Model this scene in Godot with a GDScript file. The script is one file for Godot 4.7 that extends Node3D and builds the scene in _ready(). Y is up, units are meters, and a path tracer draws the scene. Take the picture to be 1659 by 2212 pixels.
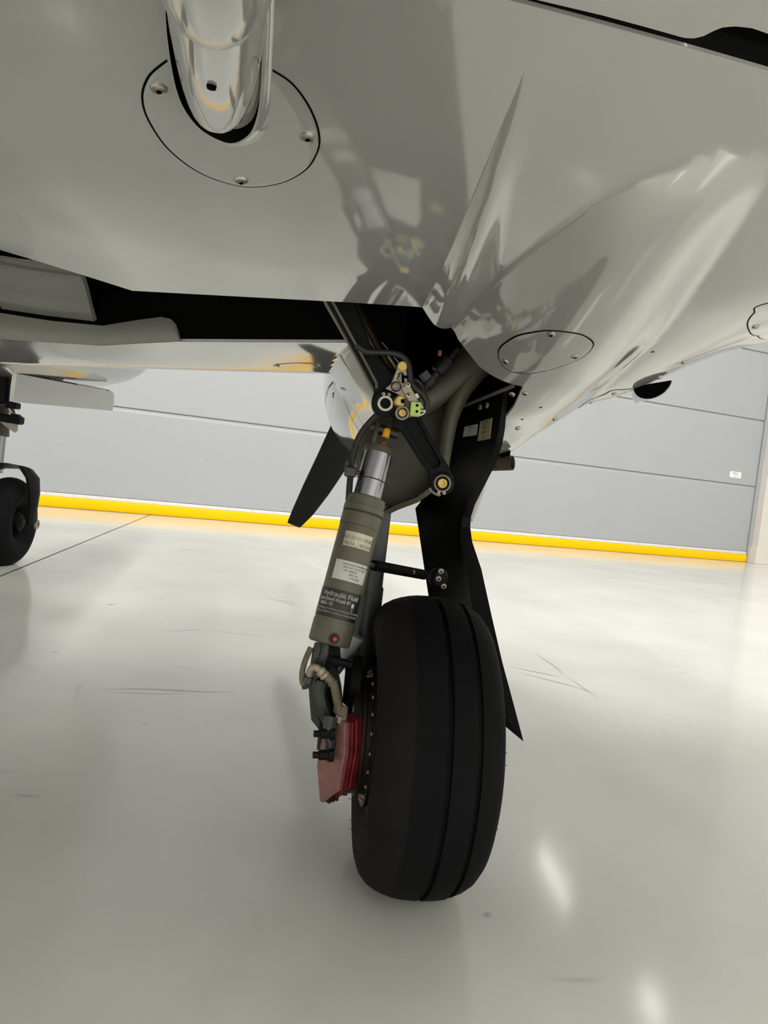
extends Node3D
# Hangar with a light twin on its wheels, seen from under the right wing, looking forward at the right main gear.
# Aircraft axes: -z forward, +x outboard, the contact point of the right main wheel is the origin.

# ------------------------------------------------------------------ mesh helpers
class MB:
	var t := PackedVector3Array()
	func tri(a: Vector3, b: Vector3, c: Vector3) -> void:
		t.push_back(a); t.push_back(b); t.push_back(c)
	func quad(a: Vector3, b: Vector3, c: Vector3, d: Vector3) -> void:
		tri(a, b, c); tri(a, c, d)
	func rows(r: Array, closed := false) -> void:          # r: array of equally long point rings
		for i in r.size() - 1:
			var p = r[i]; var q = r[i + 1]
			var n: int = p.size()
			for j in (n if closed else n - 1):
				var k := (j + 1) % n
				var a: Vector3 = p[j]; var b: Vector3 = p[k]; var c: Vector3 = q[k]; var d: Vector3 = q[j]
				if a.is_equal_approx(b): tri(a, c, d)
				elif c.is_equal_approx(d): tri(a, b, c)
				else: quad(a, b, c, d)
	func cap(p: Array, flip := false) -> void:
		var m := Vector3.ZERO
		for v in p: m += v
		m /= p.size()
		for j in p.size():
			var a: Vector3 = p[j]; var b: Vector3 = p[(j + 1) % p.size()]
			if flip: tri(m, b, a)
			else: tri(m, a, b)
	func box(c: Vector3, s: Vector3, b := Basis.IDENTITY, bev := 0.0) -> void:
		var h := s * 0.5
		var e: float = minf(bev, minf(h.x, minf(h.y, h.z)) * 0.9)
		var r := []
		for q in [[-h.y, e], [-h.y + e, 0.0], [h.y - e, 0.0], [h.y, e]]:
			var hx: float = h.x - q[1]; var hz: float = h.z - q[1]
			var ring := []
			for w in [[hx - e, hz], [hx, hz - e], [hx, -hz + e], [hx - e, -hz], [-hx + e, -hz], [-hx, -hz + e], [-hx, hz - e], [-hx + e, hz]]:
				ring.append(c + b * Vector3(w[0], q[0], w[1]))
			r.append(ring)
		rows(r, true); cap(r[0], true); cap(r[3])
	func lathe(o: Vector3, axis: Vector3, prof: Array, seg := 24) -> void:   # prof: Vector2(radius, along)
		var w := axis.normalized()
		var u := (w.cross(Vector3.UP) if absf(w.y) < 0.9 else w.cross(Vector3.RIGHT)).normalized()
		var v := w.cross(u)
		var r := []
		for p in prof:
			var ring := []
			for j in seg:
				var a := TAU * j / seg
				ring.append(o + w * p.y + (u * cos(a) + v * sin(a)) * p.x)
			r.append(ring)
		rows(r, true)
	func tube(pts: Array, rad, seg := 10, smooth := 6) -> void:
		var P := []
		if smooth > 1 and pts.size() > 2:
			for i in pts.size() - 1:
				var p0: Vector3 = pts[maxi(i - 1, 0)]; var p3: Vector3 = pts[mini(i + 2, pts.size() - 1)]
				for k in smooth: P.append((pts[i] as Vector3).cubic_interpolate(pts[i + 1], p0, p3, float(k) / smooth))
			P.append(pts[-1])
		else: P = pts
		var r := []
		var u := Vector3.ZERO
		for i in P.size():
			var d: Vector3 = ((P[mini(i + 1, P.size() - 1)] as Vector3) - P[maxi(i - 1, 0)]).normalized()
			if i == 0: u = (d.cross(Vector3.UP) if absf(d.y) < 0.9 else d.cross(Vector3.RIGHT)).normalized()
			u = (u - d * u.dot(d)).normalized()
			var v := d.cross(u)
			var R: float = rad if rad is float else lerpf(rad[0], rad[1], float(i) / (P.size() - 1))
			var ring := []
			for j in seg:
				var a := TAU * j / seg
				ring.append(P[i] + (u * cos(a) + v * sin(a)) * R)
			r.append(ring)
		rows(r, true); cap(r[0], true); cap(r[-1])
	# polygon in a plane (2D outline -> 3D by origin o and basis b: x right, y up, z towards the viewer), given depth, chamfered front
	func plate(poly: Array, o: Vector3, b: Basis, depth: float, bev := 0.002, hole := []) -> void:
		var out := PackedVector2Array(poly)
		if Geometry2D.is_polygon_clockwise(out): out.reverse()
		var f := inset(out, bev)
		var a := []; var m := []; var k := []
		for i in out.size():
			a.append(o + b * Vector3(f[i].x, f[i].y, 0)); m.append(o + b * Vector3(out[i].x, out[i].y, -bev)); k.append(o + b * Vector3(out[i].x, out[i].y, -depth))
		rows([k, m, a], true)
		var hp := PackedVector2Array(hole)
		if hole.size() and not Geometry2D.is_polygon_clockwise(hp): hp.reverse()
		for s in 2:
			var src := f if s == 0 else out
			var z := 0.0 if s == 0 else -depth
			var loop := PackedVector2Array(src)
			if hole.size():
				var bi := 0; var bj := 0; var bd := 1e9
				for i in src.size():
					for j in hp.size():
						var dd := src[i].distance_squared_to(hp[j])
						if dd < bd: bd = dd; bi = i; bj = j
				loop = PackedVector2Array()
				for i in src.size() + 1: loop.push_back(src[(bi + i) % src.size()])
				for j in hp.size() + 1: loop.push_back(hp[(bj + j) % hp.size()])
			var ix := Geometry2D.triangulate_polygon(loop)
			for i in range(0, ix.size(), 3):
				var p := loop[ix[i]]; var q := loop[ix[i + 1]]; var w := loop[ix[i + 2]]
				if (q - p).cross(w - p) < 0.0:
					var x := q; q = w; w = x
				var A := o + b * Vector3(p.x, p.y, z); var B := o + b * Vector3(q.x, q.y, z); var C := o + b * Vector3(w.x, w.y, z)
				if s == 0: tri(A, B, C)
				else: tri(A, C, B)
		if hole.size():
			var h0 := []; var h1 := []
			for p in hp:
				h0.append(o + b * Vector3(p.x, p.y, 0)); h1.append(o + b * Vector3(p.x, p.y, -depth))
			rows([h1, h0], true)
	func inset(p: PackedVector2Array, d: float) -> PackedVector2Array:
		var r := PackedVector2Array()
		var n := p.size()
		for i in n:
			var e0 := (p[i] - p[(i + n - 1) % n]).normalized(); var e1 := (p[(i + 1) % n] - p[i]).normalized()
			var m := Vector2(-e0.y - e1.y, e0.x + e1.x)
			var L := m.length()
			if L < 0.01: r.push_back(p[i]); continue
			m /= L
			r.push_back(p[i] + m * minf(d / maxf(0.35, m.dot(Vector2(-e1.y, e1.x))), d * 2.0))
		return r

func surface(am: ArrayMesh, mb: MB, m: Material, angle := 35.0, fix := true) -> void:
	var t := mb.t
	if fix:
		var vol := 0.0
		var c := t[0]
		for i in range(0, t.size(), 3): vol += (t[i] - c).dot((t[i + 1] - c).cross(t[i + 2] - c))
		if vol > 0.0:
			for i in range(0, t.size(), 3):
				var x := t[i + 1]; t[i + 1] = t[i + 2]; t[i + 2] = x
	var nt := t.size() / 3
	var fn := PackedVector3Array(); fn.resize(nt)
	var dic := {}
	for i in nt:
		fn[i] = (t[i * 3 + 2] - t[i * 3]).cross(t[i * 3 + 1] - t[i * 3])
		for k in 3:
			var key := Vector3i((t[i * 3 + k] * 20000.0).round())
			if dic.has(key): dic[key].append(i)
			else: dic[key] = [i]
	var N := PackedVector3Array(); N.resize(t.size())
	var ca := cos(deg_to_rad(angle))
	var un := PackedVector3Array(); un.resize(nt)
	for i in nt: un[i] = fn[i].normalized()
	for i in nt:
		for k in 3:
			var key := Vector3i((t[i * 3 + k] * 20000.0).round())
			var s := Vector3.ZERO
			for j in dic[key]:
				if un[i].dot(un[j]) >= ca: s += fn[j]
			N[i * 3 + k] = s.normalized() if s.length_squared() > 1e-30 else Vector3.UP
	var arr := []
	arr.resize(Mesh.ARRAY_MAX)
	arr[Mesh.ARRAY_VERTEX] = t; arr[Mesh.ARRAY_NORMAL] = N
	am.add_surface_from_arrays(Mesh.PRIMITIVE_TRIANGLES, arr)
	am.surface_set_material(am.get_surface_count() - 1, m)

func obj(called: String, mb: MB, m: Material, parent: Node = self, angle := 35.0, fix := true) -> MeshInstance3D:
	var am := ArrayMesh.new()
	surface(am, mb, m, angle, fix)
	return put(called, am, parent)
func put(called: String, am: Mesh, parent: Node = self) -> MeshInstance3D:
	var o := MeshInstance3D.new()
	o.mesh = am; o.name = numbered(called, parent)
	o.cast_shadow = GeometryInstance3D.SHADOW_CASTING_SETTING_ON
	parent.add_child(o, true)
	return o
func numbered(called: String, parent: Node) -> String:
	if not parent.has_node(called): return called
	var k := 1
	while parent.has_node("%s_%03d" % [called, k]): k += 1
	return "%s_%03d" % [called, k]
func tag(o: Node, label: String, category: String, group := "", kind := "") -> Node:
	if label: o.set_meta("label", label)
	if category: o.set_meta("category", category)
	if group: o.set_meta("group", group)
	if kind: o.set_meta("kind", kind)
	return o
func mat(c: Color, rough := 0.5, metal := 0.0, coat := 0.0, coat_rough := 0.05) -> StandardMaterial3D:
	var m := StandardMaterial3D.new()
	m.albedo_color = c; m.roughness = rough; m.metallic = metal
	if coat > 0.0:
		m.clearcoat_enabled = true; m.clearcoat = coat; m.clearcoat_roughness = coat_rough
	return m
func noise_tex(freq: float, seed_: int, lo: Color, hi: Color, size := 512, oct := 4) -> ImageTexture:
	var n := FastNoiseLite.new()
	n.seed = seed_; n.frequency = freq; n.fractal_octaves = oct
	var src := n.get_seamless_image(size, size)
	var im := Image.create(size, size, false, Image.FORMAT_RGB8)
	for y in size:
		for x in size: im.set_pixel(x, y, lo.lerp(hi, src.get_pixel(x, y).r))
	return ImageTexture.create_from_image(im)
func worn(c0: Color, c1: Color, rough: float, scale := 6.0, seed_ := 1, metal := 0.0) -> StandardMaterial3D:
	var m := mat(Color.WHITE, rough, metal)
	m.albedo_texture = noise_tex(0.012, seed_, c0, c1, 256)
	m.uv1_triplanar = true; m.uv1_world_triplanar = true; m.uv1_scale = Vector3.ONE * scale
	return m

# ------------------------------------------------------------------ lower skin of the wing, with nacelle, tail fairing and ridge
func cub(x: float, X: Array, Y: Array) -> float:
	var n := X.size()
	if x <= X[0]: return Y[0]
	if x >= X[n - 1]: return Y[n - 1]
	var i := 0
	while x >= X[i + 1]: i += 1
	var h: float = X[i + 1] - X[i]
	var d: float = (Y[i + 1] - Y[i]) / h
	var m0 := d; var m1 := d
	if i > 0:
		var e: float = (Y[i] - Y[i - 1]) / (X[i] - X[i - 1])
		m0 = 0.0 if e * d <= 0.0 else 2.0 * e * d / (e + d)
	if i < n - 2:
		var e: float = (Y[i + 2] - Y[i + 1]) / (X[i + 2] - X[i + 1])
		m1 = 0.0 if e * d <= 0.0 else 2.0 * e * d / (e + d)
	var t := (x - float(X[i])) / h
	return (2 * t * t * t - 3 * t * t + 1) * Y[i] + (t * t * t - 2 * t * t + t) * h * m0 + (3 * t * t - 2 * t * t * t) * Y[i + 1] + (t * t * t - t * t) * h * m1
func sm(a: float, b: float, x: float) -> float:
	var t := clampf((x - a) / (b - a), 0.0, 1.0)
	return t * t * (3.0 - 2.0 * t)
func wing_y(x: float, z: float) -> float:
	var s := cub(z, [-0.75, -0.4, -0.1, 0.15, 0.35, 0.5, 0.8], [0.10, 0.09, 0.045, 0.064, 0.12, 0.165, 0.22])
	var y := cub(z, [-0.75, -0.2, 0.1, 0.2, 0.35, 0.5, 0.8], [0.70, 0.702, 0.717, 0.7225, 0.7375, 0.762, 0.82]) + (x + 0.25) * s
	var xo := maxf(0.0, x - 0.15)
	y += 0.25 * maxf(0.0, 1.0 - maxf(0.0, z) / 0.35) * xo * xo / (xo + 0.15)
	y -= 0.058 * exp(-pow((x - 0.23) / 0.14, 2.0)) * (1.0 - sm(-0.15, 0.3, z)) * sm(0.02, 0.16, x)
	var r := maxf(0.0, -0.40 + 0.30 * sm(0.2, 0.5, x) - z)
	return y + 1.1 * r * r
const NZ := [-0.8, -0.5, -0.2, -0.1, 0.03, 0.1, 0.21, 0.3, 0.36, 0.395]
func skin(x: float, z: float) -> float:
	var w := wing_y(x, z)
	if x > -0.08 and x < 0.02 and z > 0.0:              # ridge running aft from the corner of the well
		var wr := 0.008 + 0.07 * clampf((0.485 - z) / 0.4, 0.0, 1.0)
		var v := (x + 0.069) / wr
		if v > 0.0 and v < 1.0:
			w -= 0.016 * sm(0.49, 0.08, z) * (sin(v / 0.3 * PI / 2.0) if v < 0.3 else 0.5 + 0.5 * cos(PI * (v - 0.3) / 0.7))
	if x < -0.25 or x > 0.5: return w
	var bl := w                                          # tail fairing of the nacelle
	if z < 0.395:
		var xc := cub(z, NZ, [0.03, 0.03, 0.03, 0.045, 0.075, 0.08, 0.08, 0.082, 0.09, 0.10])
		var ai := cub(z, NZ, [0.2, 0.2, 0.19, 0.15, 0.108, 0.102, 0.084, 0.062, 0.038, 0.012])
		var D := cub(z, NZ, [0.17, 0.15, 0.13, 0.11, 0.09, 0.08, 0.058, 0.036, 0.017, 0.0])
		var u := clampf((xc - x) / ai if x < xc else (x - xc) / (ai + 0.03), 0.0, 1.0)
		bl -= D * (1.0 - pow(u, 2.2) if x < xc else pow(1.0 - u * u, 1.6))
	if z > 0.06: return bl
	var a := cub(z, [-0.8, -0.5, -0.25, -0.1, 0.05], [0.215, 0.20, 0.160, 0.11, 0.02])
	var tuck := 0.004 * sm(-0.33, -0.38, z)          # lies inside the cowling from there on
	a -= tuck
	var b := 0.80 - cub(z, [-0.8, -0.5, -0.3, -0.15, 0.0, 0.08], [0.55, 0.55, 0.565, 0.60, 0.66, 0.75]) - tuck
	var q := absf((x - 0.03) / a)
	var n := 0.80 - b * pow(1.0 - pow(q, 2.4), 1.0 / 2.4) if q < 0.9 else 0.80 - b * (0.5357 - 2.07 * (q - 0.9))
	return smin(bl, n, x)
func tail_edge(z: float) -> float:          # inboard crease of the tail fairing
	return cub(z, NZ, [0.03, 0.03, 0.03, 0.045, 0.075, 0.08, 0.08, 0.082, 0.09, 0.10]) - cub(z, NZ, [0.2, 0.2, 0.19, 0.15, 0.108, 0.102, 0.084, 0.062, 0.038, 0.012])
func nac_edge(z: float) -> float:            # inboard side of the nacelle
	return 0.03 - cub(z, [-0.8, -0.5, -0.25, -0.1, 0.05], [0.215, 0.20, 0.160, 0.11, 0.02]) + 0.004 * sm(-0.33, -0.38, z)
func smin(p: float, q: float, x: float) -> float:
	var k := 0.02 + 0.10 * sm(0.0, 0.2, x)
	var h := clampf(0.5 + 0.5 * (p - q) / k, 0.0, 1.0)
	return p * (1.0 - h) + q * h - k * h * (1.0 - h)

func skin_n(x: float, z: float) -> Vector3:          # outward (downward) normal
	var e := 0.00025
	return Vector3((skin(x + e, z) - skin(x - e, z)) / (2 * e), -1.0, (skin(x, z + e) - skin(x, z - e)) / (2 * e)).normalized()
func on_skin(x: float, z: float, off := 0.0) -> Vector3:
	return Vector3(x, skin(x, z), z) + skin_n(x, z) * off
func gap_z(x: float) -> float: return 0.482 + -0.25523 * clampf(x, -0.3, 0.2) - 0.02 * (x - clampf(x, -0.3, 0.2))
func le_z(x: float) -> float: return -0.60 + 0.26 * sm(0.25, 0.55, x)

# domed screw with a dark socket, standing on a surface
func screw(p: Vector3, n: Vector3, r: float, parent: Node, head: Material, called := "screw") -> MeshInstance3D:
	var a := MB.new()
	a.lathe(p - n * 0.0005, n, [Vector2(r, 0.0), Vector2(r, 0.0009), Vector2(r * 0.86, 0.0009 + r * 0.28), Vector2(r * 0.6, 0.0009 + r * 0.42), Vector2(r * 0.34, 0.0009 + r * 0.46)], 18)
	var b := MB.new()
	b.lathe(p - n * 0.0005, n, [Vector2(r * 0.34, 0.0009 + r * 0.46), Vector2(r * 0.3, 0.0009 + r * 0.1), Vector2(0.00001, 0.0009 + r * 0.1)], 6)
	var am := ArrayMesh.new()
	surface(am, a, head); surface(am, b, M.black, 35.0, false)
	return put(called, am, parent)
# access panel lying in the skin: a groove round it and its own slightly proud sheet
func access_panel(outline: Array, screws: Array, called := "access_panel", sr := 0.0042) -> MeshInstance3D:
	var P := smooth_loop(outline, 8)
	var c := Vector2.ZERO
	for p in P: c += p
	c /= P.size()
	var mb := MB.new()
	var rings := []
	for s in [[1.0, -0.0006], [1.0, 0.0005], [0.96, 0.0008], [0.8, 0.0008], [0.6, 0.0008], [0.4, 0.0008], [0.2, 0.0008], [0.02, 0.0008]]:
		var ring := []
		for p in P:
			var q: Vector2 = c + (p - c) * s[0]
			ring.append(on_skin(q.x, q.y, s[1]))
		rings.append(ring)
	mb.rows(rings, true); mb.cap(rings[-1])
	var o := obj(called, mb, M.paint, airplane, 40.0, false)
	var g := MB.new()
	var A := []; var B := []
	for i in P.size():
		var p: Vector2 = P[i]
		var tg: Vector2 = (P[(i + 1) % P.size()] - P[(i + P.size() - 1) % P.size()]).normalized()
		var nn := Vector2(tg.y, -tg.x)
		if nn.dot(p - c) < 0: nn = -nn
		A.append(on_skin(p.x, p.y, 0.0003)); var q := p + nn * 0.0014
		B.append(on_skin(q.x, q.y, 0.0003))
	g.rows([A, B], true)
	obj("panel_gap", g, M.black, o, 35.0, false)
	for s in screws: screw(on_skin(s.x, s.y, 0.0006), skin_n(s.x, s.y), sr, o, M.steel)
	return o
func smooth_loop(p: Array, k: int) -> Array:
	var r := []
	var n := p.size()
	for i in n:
		for j in k:
			r.append((p[i] as Vector2).cubic_interpolate(p[(i + 1) % n], p[(i + n - 1) % n], p[(i + 2) % n], float(j) / k))
	return r
func smooth_line(p: Array, k: int) -> Array:
	var r := []
	var n := p.size()
	for i in n - 1:
		for j in k: r.append(p[i].cubic_interpolate(p[i + 1], p[maxi(i - 1, 0)], p[mini(i + 2, n - 1)], float(j) / k))
	r.append(p[-1])
	return r

var M := {}
var airplane: Node3D
var wall_t := Vector3(0.97502, 0, -0.22213)     # along the door, to the right
var wall_n := Vector3(0.22213, 0, 0.97502)      # out of the door, into the hangar
func wp(u: float, y: float, off := 0.0) -> Vector3:       # point on the door plane
	return Vector3(-1.4317, 0, -4.6849) + wall_t * u + Vector3(0, y, 0) + wall_n * off
var wall_b := Basis(Vector3(0.97502, 0, -0.22213), Vector3.UP, Vector3(0.22213, 0, 0.97502))

func _ready() -> void:
	# ---------------- camera, environment, lights
	var cam := Camera3D.new()
	cam.name = "camera"
	cam.fov = rad_to_deg(2.0 * atan(1106.0 / 1456.365)); cam.near = 0.02; cam.far = 100.0
	add_child(cam)
	var yw := 0.0972; var pt := -0.0566; var rl := 0.1086
	var F := Vector3(sin(yw) * cos(pt), sin(pt), -cos(yw) * cos(pt))
	var R := Vector3(cos(yw), 0, sin(yw)); var U := R.cross(F)
	var R2 := R * cos(rl) + U * sin(rl); var U2 := U * cos(rl) - R * sin(rl)
	cam.transform = Transform3D(Basis(R2, U2, -F), Vector3(-0.1652, 0.5313, 0.8751))
	cam.current = true
	var we := WorldEnvironment.new(); we.name = "world_environment"
	var env := Environment.new()
	env.background_mode = Environment.BG_COLOR; env.background_color = Color(0.02, 0.02, 0.02)
	env.tonemap_mode = Environment.TONE_MAPPER_LINEAR; env.tonemap_exposure = 0.75
	env.sdfgi_enabled = true; env.ssao_enabled = true; env.ssil_enabled = true
	we.environment = env; add_child(we)
	make_materials()
	build_lamps()
	build_room()
	airplane = Node3D.new(); airplane.name = "airplane"; add_child(airplane)
	tag(airplane, "glossy pale grey twin engined airplane standing on its landing gear on the hangar floor", "airplane")
	build_wing()
	build_well()
	build_nacelle()
	build_flap()
	build_main_gear()
	build_brace()
	build_wheel()
	build_nose()

func make_materials() -> void:
	M.paint = mat(Color(0.685, 0.685, 0.67), 0.07, 0.50)
	M.baygrey = mat(Color(0.50, 0.50, 0.475), 0.45)
	M.black = mat(Color(0.02, 0.02, 0.02), 0.8)
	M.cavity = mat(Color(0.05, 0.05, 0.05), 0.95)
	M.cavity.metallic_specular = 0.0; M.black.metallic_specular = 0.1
	M.steel = mat(Color(0.62, 0.60, 0.56), 0.32, 1.0)
	M.chrome = mat(Color(0.56, 0.56, 0.58), 0.24, 1.0)
	M.castgrey = worn(Color(0.23, 0.215, 0.165), Color(0.30, 0.285, 0.225), 0.5, 5.0, 3)
	M.strut = worn(Color(0.29, 0.275, 0.215), Color(0.35, 0.335, 0.27), 0.42, 7.0, 4)
	M.arm = worn(Color(0.11, 0.115, 0.115), Color(0.21, 0.215, 0.205), 0.42, 9.0, 5)
	M.link = mat(Color(0.075, 0.08, 0.085), 0.5); M.link.metallic_specular = 0.2
	M.linkedge = mat(Color(0.45, 0.42, 0.37), 0.5)
	M.carbon = mat(Color(0.055, 0.055, 0.045), 0.5); M.carbon.metallic_specular = 0.12
	M.doorpaint = mat(Color(0.7, 0.7, 0.69), 0.4, 0.0, 0.6, 0.1)
	M.rubber = worn(Color(0.05, 0.055, 0.06), Color(0.07, 0.075, 0.08), 0.7, 4.0, 6); M.rubber.metallic_specular = 0.18
	M.sidewall = worn(Color(0.07, 0.068, 0.055), Color(0.11, 0.10, 0.085), 0.8, 8.0, 7); M.sidewall.metallic_specular = 0.25
	M.hose = worn(Color(0.30, 0.28, 0.21), Color(0.42, 0.39, 0.31), 0.6, 14.0, 8)
	M.blackrubber = mat(Color(0.035, 0.034, 0.032), 0.55)
	M.red = worn(Color(0.36, 0.05, 0.07), Color(0.52, 0.14, 0.16), 0.45, 10.0, 9)
	M.redface = worn(Color(0.45, 0.28, 0.26), Color(0.54, 0.40, 0.37), 0.5, 12.0, 10)
	M.rust = worn(Color(0.14, 0.095, 0.065), Color(0.22, 0.16, 0.115), 0.45, 16.0, 11, 0.6)
	M.brass = mat(Color(0.72, 0.62, 0.36), 0.4, 0.7)
	M.bracket = mat(Color(0.58, 0.54, 0.48), 0.45, 0.3)
	M.green = mat(Color(0.66, 0.74, 0.42), 0.55)
	M.label = mat(Color(0.72, 0.72, 0.70), 0.5)
	M.silverlabel = mat(Color(0.70, 0.68, 0.60), 0.35, 0.4)
	M.tan = mat(Color(0.68, 0.64, 0.48), 0.55)
	M.ink = mat(Color(0.10, 0.10, 0.09), 0.7)
	M.inklight = mat(Color(0.55, 0.55, 0.54), 0.6)
	M.inkgrey = mat(Color(0.30, 0.30, 0.29), 0.7)
	M.white = mat(Color(0.88, 0.88, 0.87), 0.5)
	M.blacklabel = mat(Color(0.07, 0.065, 0.065), 0.45)
	M.yellowcap = mat(Color(0.85, 0.62, 0.10), 0.5)
	M.redcap = mat(Color(0.75, 0.12, 0.12), 0.5)
	M.prop = mat(Color(0.04, 0.055, 0.062), 0.5); M.prop.metallic_specular = 0.3
	M.wall = mat(Color(0.86, 0.86, 0.85), 0.8)
	M.panel = mat(Color(0.605, 0.615, 0.63), 0.42)
	M.trim = mat(Color(0.80, 0.80, 0.81), 0.4)
	M.yellow = mat(Color(0.90, 0.71, 0.0), 0.5); M.yellow.metallic_specular = 0.25
	M.plaster = mat(Color(0.79, 0.77, 0.745), 0.8)
	M.shoe = mat(Color(0.80, 0.775, 0.745), 0.6)
	M.lamp = mat(Color.WHITE, 0.6)
	M.lamp.emission_enabled = true; M.lamp.emission = Color(0.96, 0.98, 1.0); M.lamp.emission_energy_multiplier = 7.0
	M.lampsoft = mat(Color.WHITE, 0.6); M.lampsoft.emission_enabled = true; M.lampsoft.emission = Color(0.98, 0.98, 1.0); M.lampsoft.emission_energy_multiplier = 2.2
	M.lampbody = mat(Color(0.7, 0.7, 0.7), 0.5)
	M.floor = floor_material()

# grey epoxy floor: cloudy tone plus scuffs and tyre marks that lie on it
func floor_material() -> StandardMaterial3D:
	var S := 2048
	var span := 9.0                                    # metres covered by the sheet: x -4 .. 5, z -6.4 .. 2.6
	var n := FastNoiseLite.new(); n.seed = 21; n.frequency = 0.008; n.fractal_octaves = 5
	var src := n.get_image(S, S)
	var im := Image.create(S, S, false, Image.FORMAT_RGB8)
	var a := Color(0.745, 0.75, 0.73); var b := Color(0.805, 0.81, 0.795)
	for y in S:
		for x in S: im.set_pixel(x, y, a.lerp(b, src.get_pixel(x, y).r))
	var rng := RandomNumberGenerator.new(); rng.seed = 5
	var px := func(x: float, z: float) -> Vector2: return Vector2((x + 4.0) / span * S, (z + 6.4) / span * S)
	var marks := []
	# long scuffs seen beside the wheel: from, to, darkness, width
	for m in [[-0.59688, -0.60503, -0.29911, -0.66823, 0.275, 0.72], [-0.57445, -0.58913, -0.39721, -0.63287, 0.165, 0.56], [-0.34095, -1.7686, -0.19398, -1.699, 0.275, 0.72], [-0.31077, -1.7269, -0.16633, -1.6508, 0.22, 0.64], [-0.3061, -1.785, -0.23482, -1.8184, 0.22, 0.56], [-0.61033, -1.132, -0.46029, -1.1969, 0.1925, 0.48], [-0.46029, -1.1969, -0.28942, -1.1698, 0.165, 0.48], [-0.82889, -1.4114, -0.80446, -1.4298, 0.33, 0.96], [-0.88746, -2.846, -0.82637, -2.9153, 0.33, 0.8], [-0.72577, -1.5707, -0.66928, -1.5713, 0.22, 0.48], [0.4498, -1.0698, 0.58364, -0.98314, 0.33, 0.72], [0.59655, -1.2557, 0.59242, -1.0071, 0.2475, 0.56], [0.59242, -1.0071, 0.63127, -0.81763, 0.1925, 0.56], [0.463, -1.0179, 0.6342, -0.85493, 0.1375, 1.28], [0.98223, -1.2581, 1.1838, -1.1585, 0.0825, 0.48], [-0.79128, -0.8393, -0.77208, -0.86208, 0.165, 0.48], [0.08746, 0.08552, 0.09715, 0.08223, 0.275, 0.4], [-0.52982, -0.14171, -0.57482, -0.1388, 0.1375, 0.48]]:
		marks.append([px.call(m[0], m[1]), px.call(m[2], m[3]), m[4], m[5]])
	for i in 300:
		var p := Vector2(rng.randf_range(0, S), rng.randf_range(0, S))
		var ang := rng.randf_range(-0.5, 0.5) + (PI / 2 if rng.randf() < 0.2 else 0.0)
		marks.append([p, p + Vector2(cos(ang), sin(ang)) * rng.randf_range(2, 34), rng.randf_range(0.02, 0.09), 0.5])
	for i in 260:
		var p := Vector2(rng.randf_range(0, S), rng.randf_range(0, S))
		marks.append([p, p + Vector2(0.8, 0.3), rng.randf_range(0.1, 0.4), 0.4])
	for m in marks:
		var d: Vector2 = m[1] - m[0]
		var steps := int(d.length() * 1.5) + 1
		var wob := rng.randf_range(0, 20.0)
		for s in steps:
			var t := float(s) / steps
			var c: Vector2 = m[0] + d * t + d.orthogonal().normalized() * sin(t * 5.0 + wob) * d.length() * 0.03
			var w: float = m[3]
			for yy in range(int(c.y - w - 1), int(c.y + w + 2)):
				for xx in range(int(c.x - w - 1), int(c.x + w + 2)):
					if xx < 0 or yy < 0 or xx >= S or yy >= S: continue
					var k := clampf(1.0 - Vector2(xx, yy).distance_to(c) / (w + 0.7), 0.0, 1.0) * float(m[2]) * sin(PI * clampf(t + 0.02, 0.0, 1.0)) * (0.5 + rng.randf() * 0.5)
					im.set_pixel(xx, yy, im.get_pixel(xx, yy).darkened(k))
	im.generate_mipmaps()
	var m := mat(Color.WHITE, 0.5, 0.0, 0.8, 0.12)
	m.albedo_texture = ImageTexture.create_from_image(im)
	return m

# ------------------------------------------------------------------ lamps: fluorescent battens under the ceiling
func build_lamps() -> void:
	var i := 0
	for row in LAMPS:
		var at := Vector3(row[0], row[1], row[2])
		var o := Node3D.new(); o.name = numbered("ceiling_lamp", self); o.position = at; add_child(o)
		o.rotation.y = 0.224
		if at.y < 5.0:
			o.rotation.y = 0.0
			tag(o, "short bright batten hung on wires %s" % ("close to the grey door" if at.z < -4.0 else "further from the grey door"), "lamp", "hung battens")
			for s in [-0.4, 0.4]:
				var w := MB.new(); w.tube([Vector3(0, 0.06, row[4] * s), Vector3(0, 6.39 - at.y, row[4] * s)], 0.003, 6, 1); obj("wire", w, M.lampbody, o)
		else: tag(o, "long white ceiling batten lamp high above the airplane", "lamp", "hangar ceiling lamps")
		var body := MB.new(); body.box(Vector3(0, 0.05, 0), Vector3(row[3] + 0.06, 0.06, row[4] + 0.06), Basis.IDENTITY, 0.01)
		obj("housing", body, M.lampbody, o)
		var gl := MB.new(); gl.box(Vector3(0, 0.01, 0), Vector3(row[3], 0.02, row[4]), Basis.IDENTITY, 0.004)
		obj("diffuser", gl, M.lamp if at.y > 5.0 else M.lampsoft, o)
		var l := AreaLight3D.new(); l.name = "light"
		l.area_size = Vector2(row[3], row[4]); l.area_normalize_energy = true
		l.light_energy = row[5]; l.light_color = Color(1.0, 0.985, 0.955); l.shadow_enabled = true
		l.area_range = 30.0
		l.position = Vector3(0, -0.012, 0); l.rotation.x = -PI / 2
		o.add_child(l)
		i += 1
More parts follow.
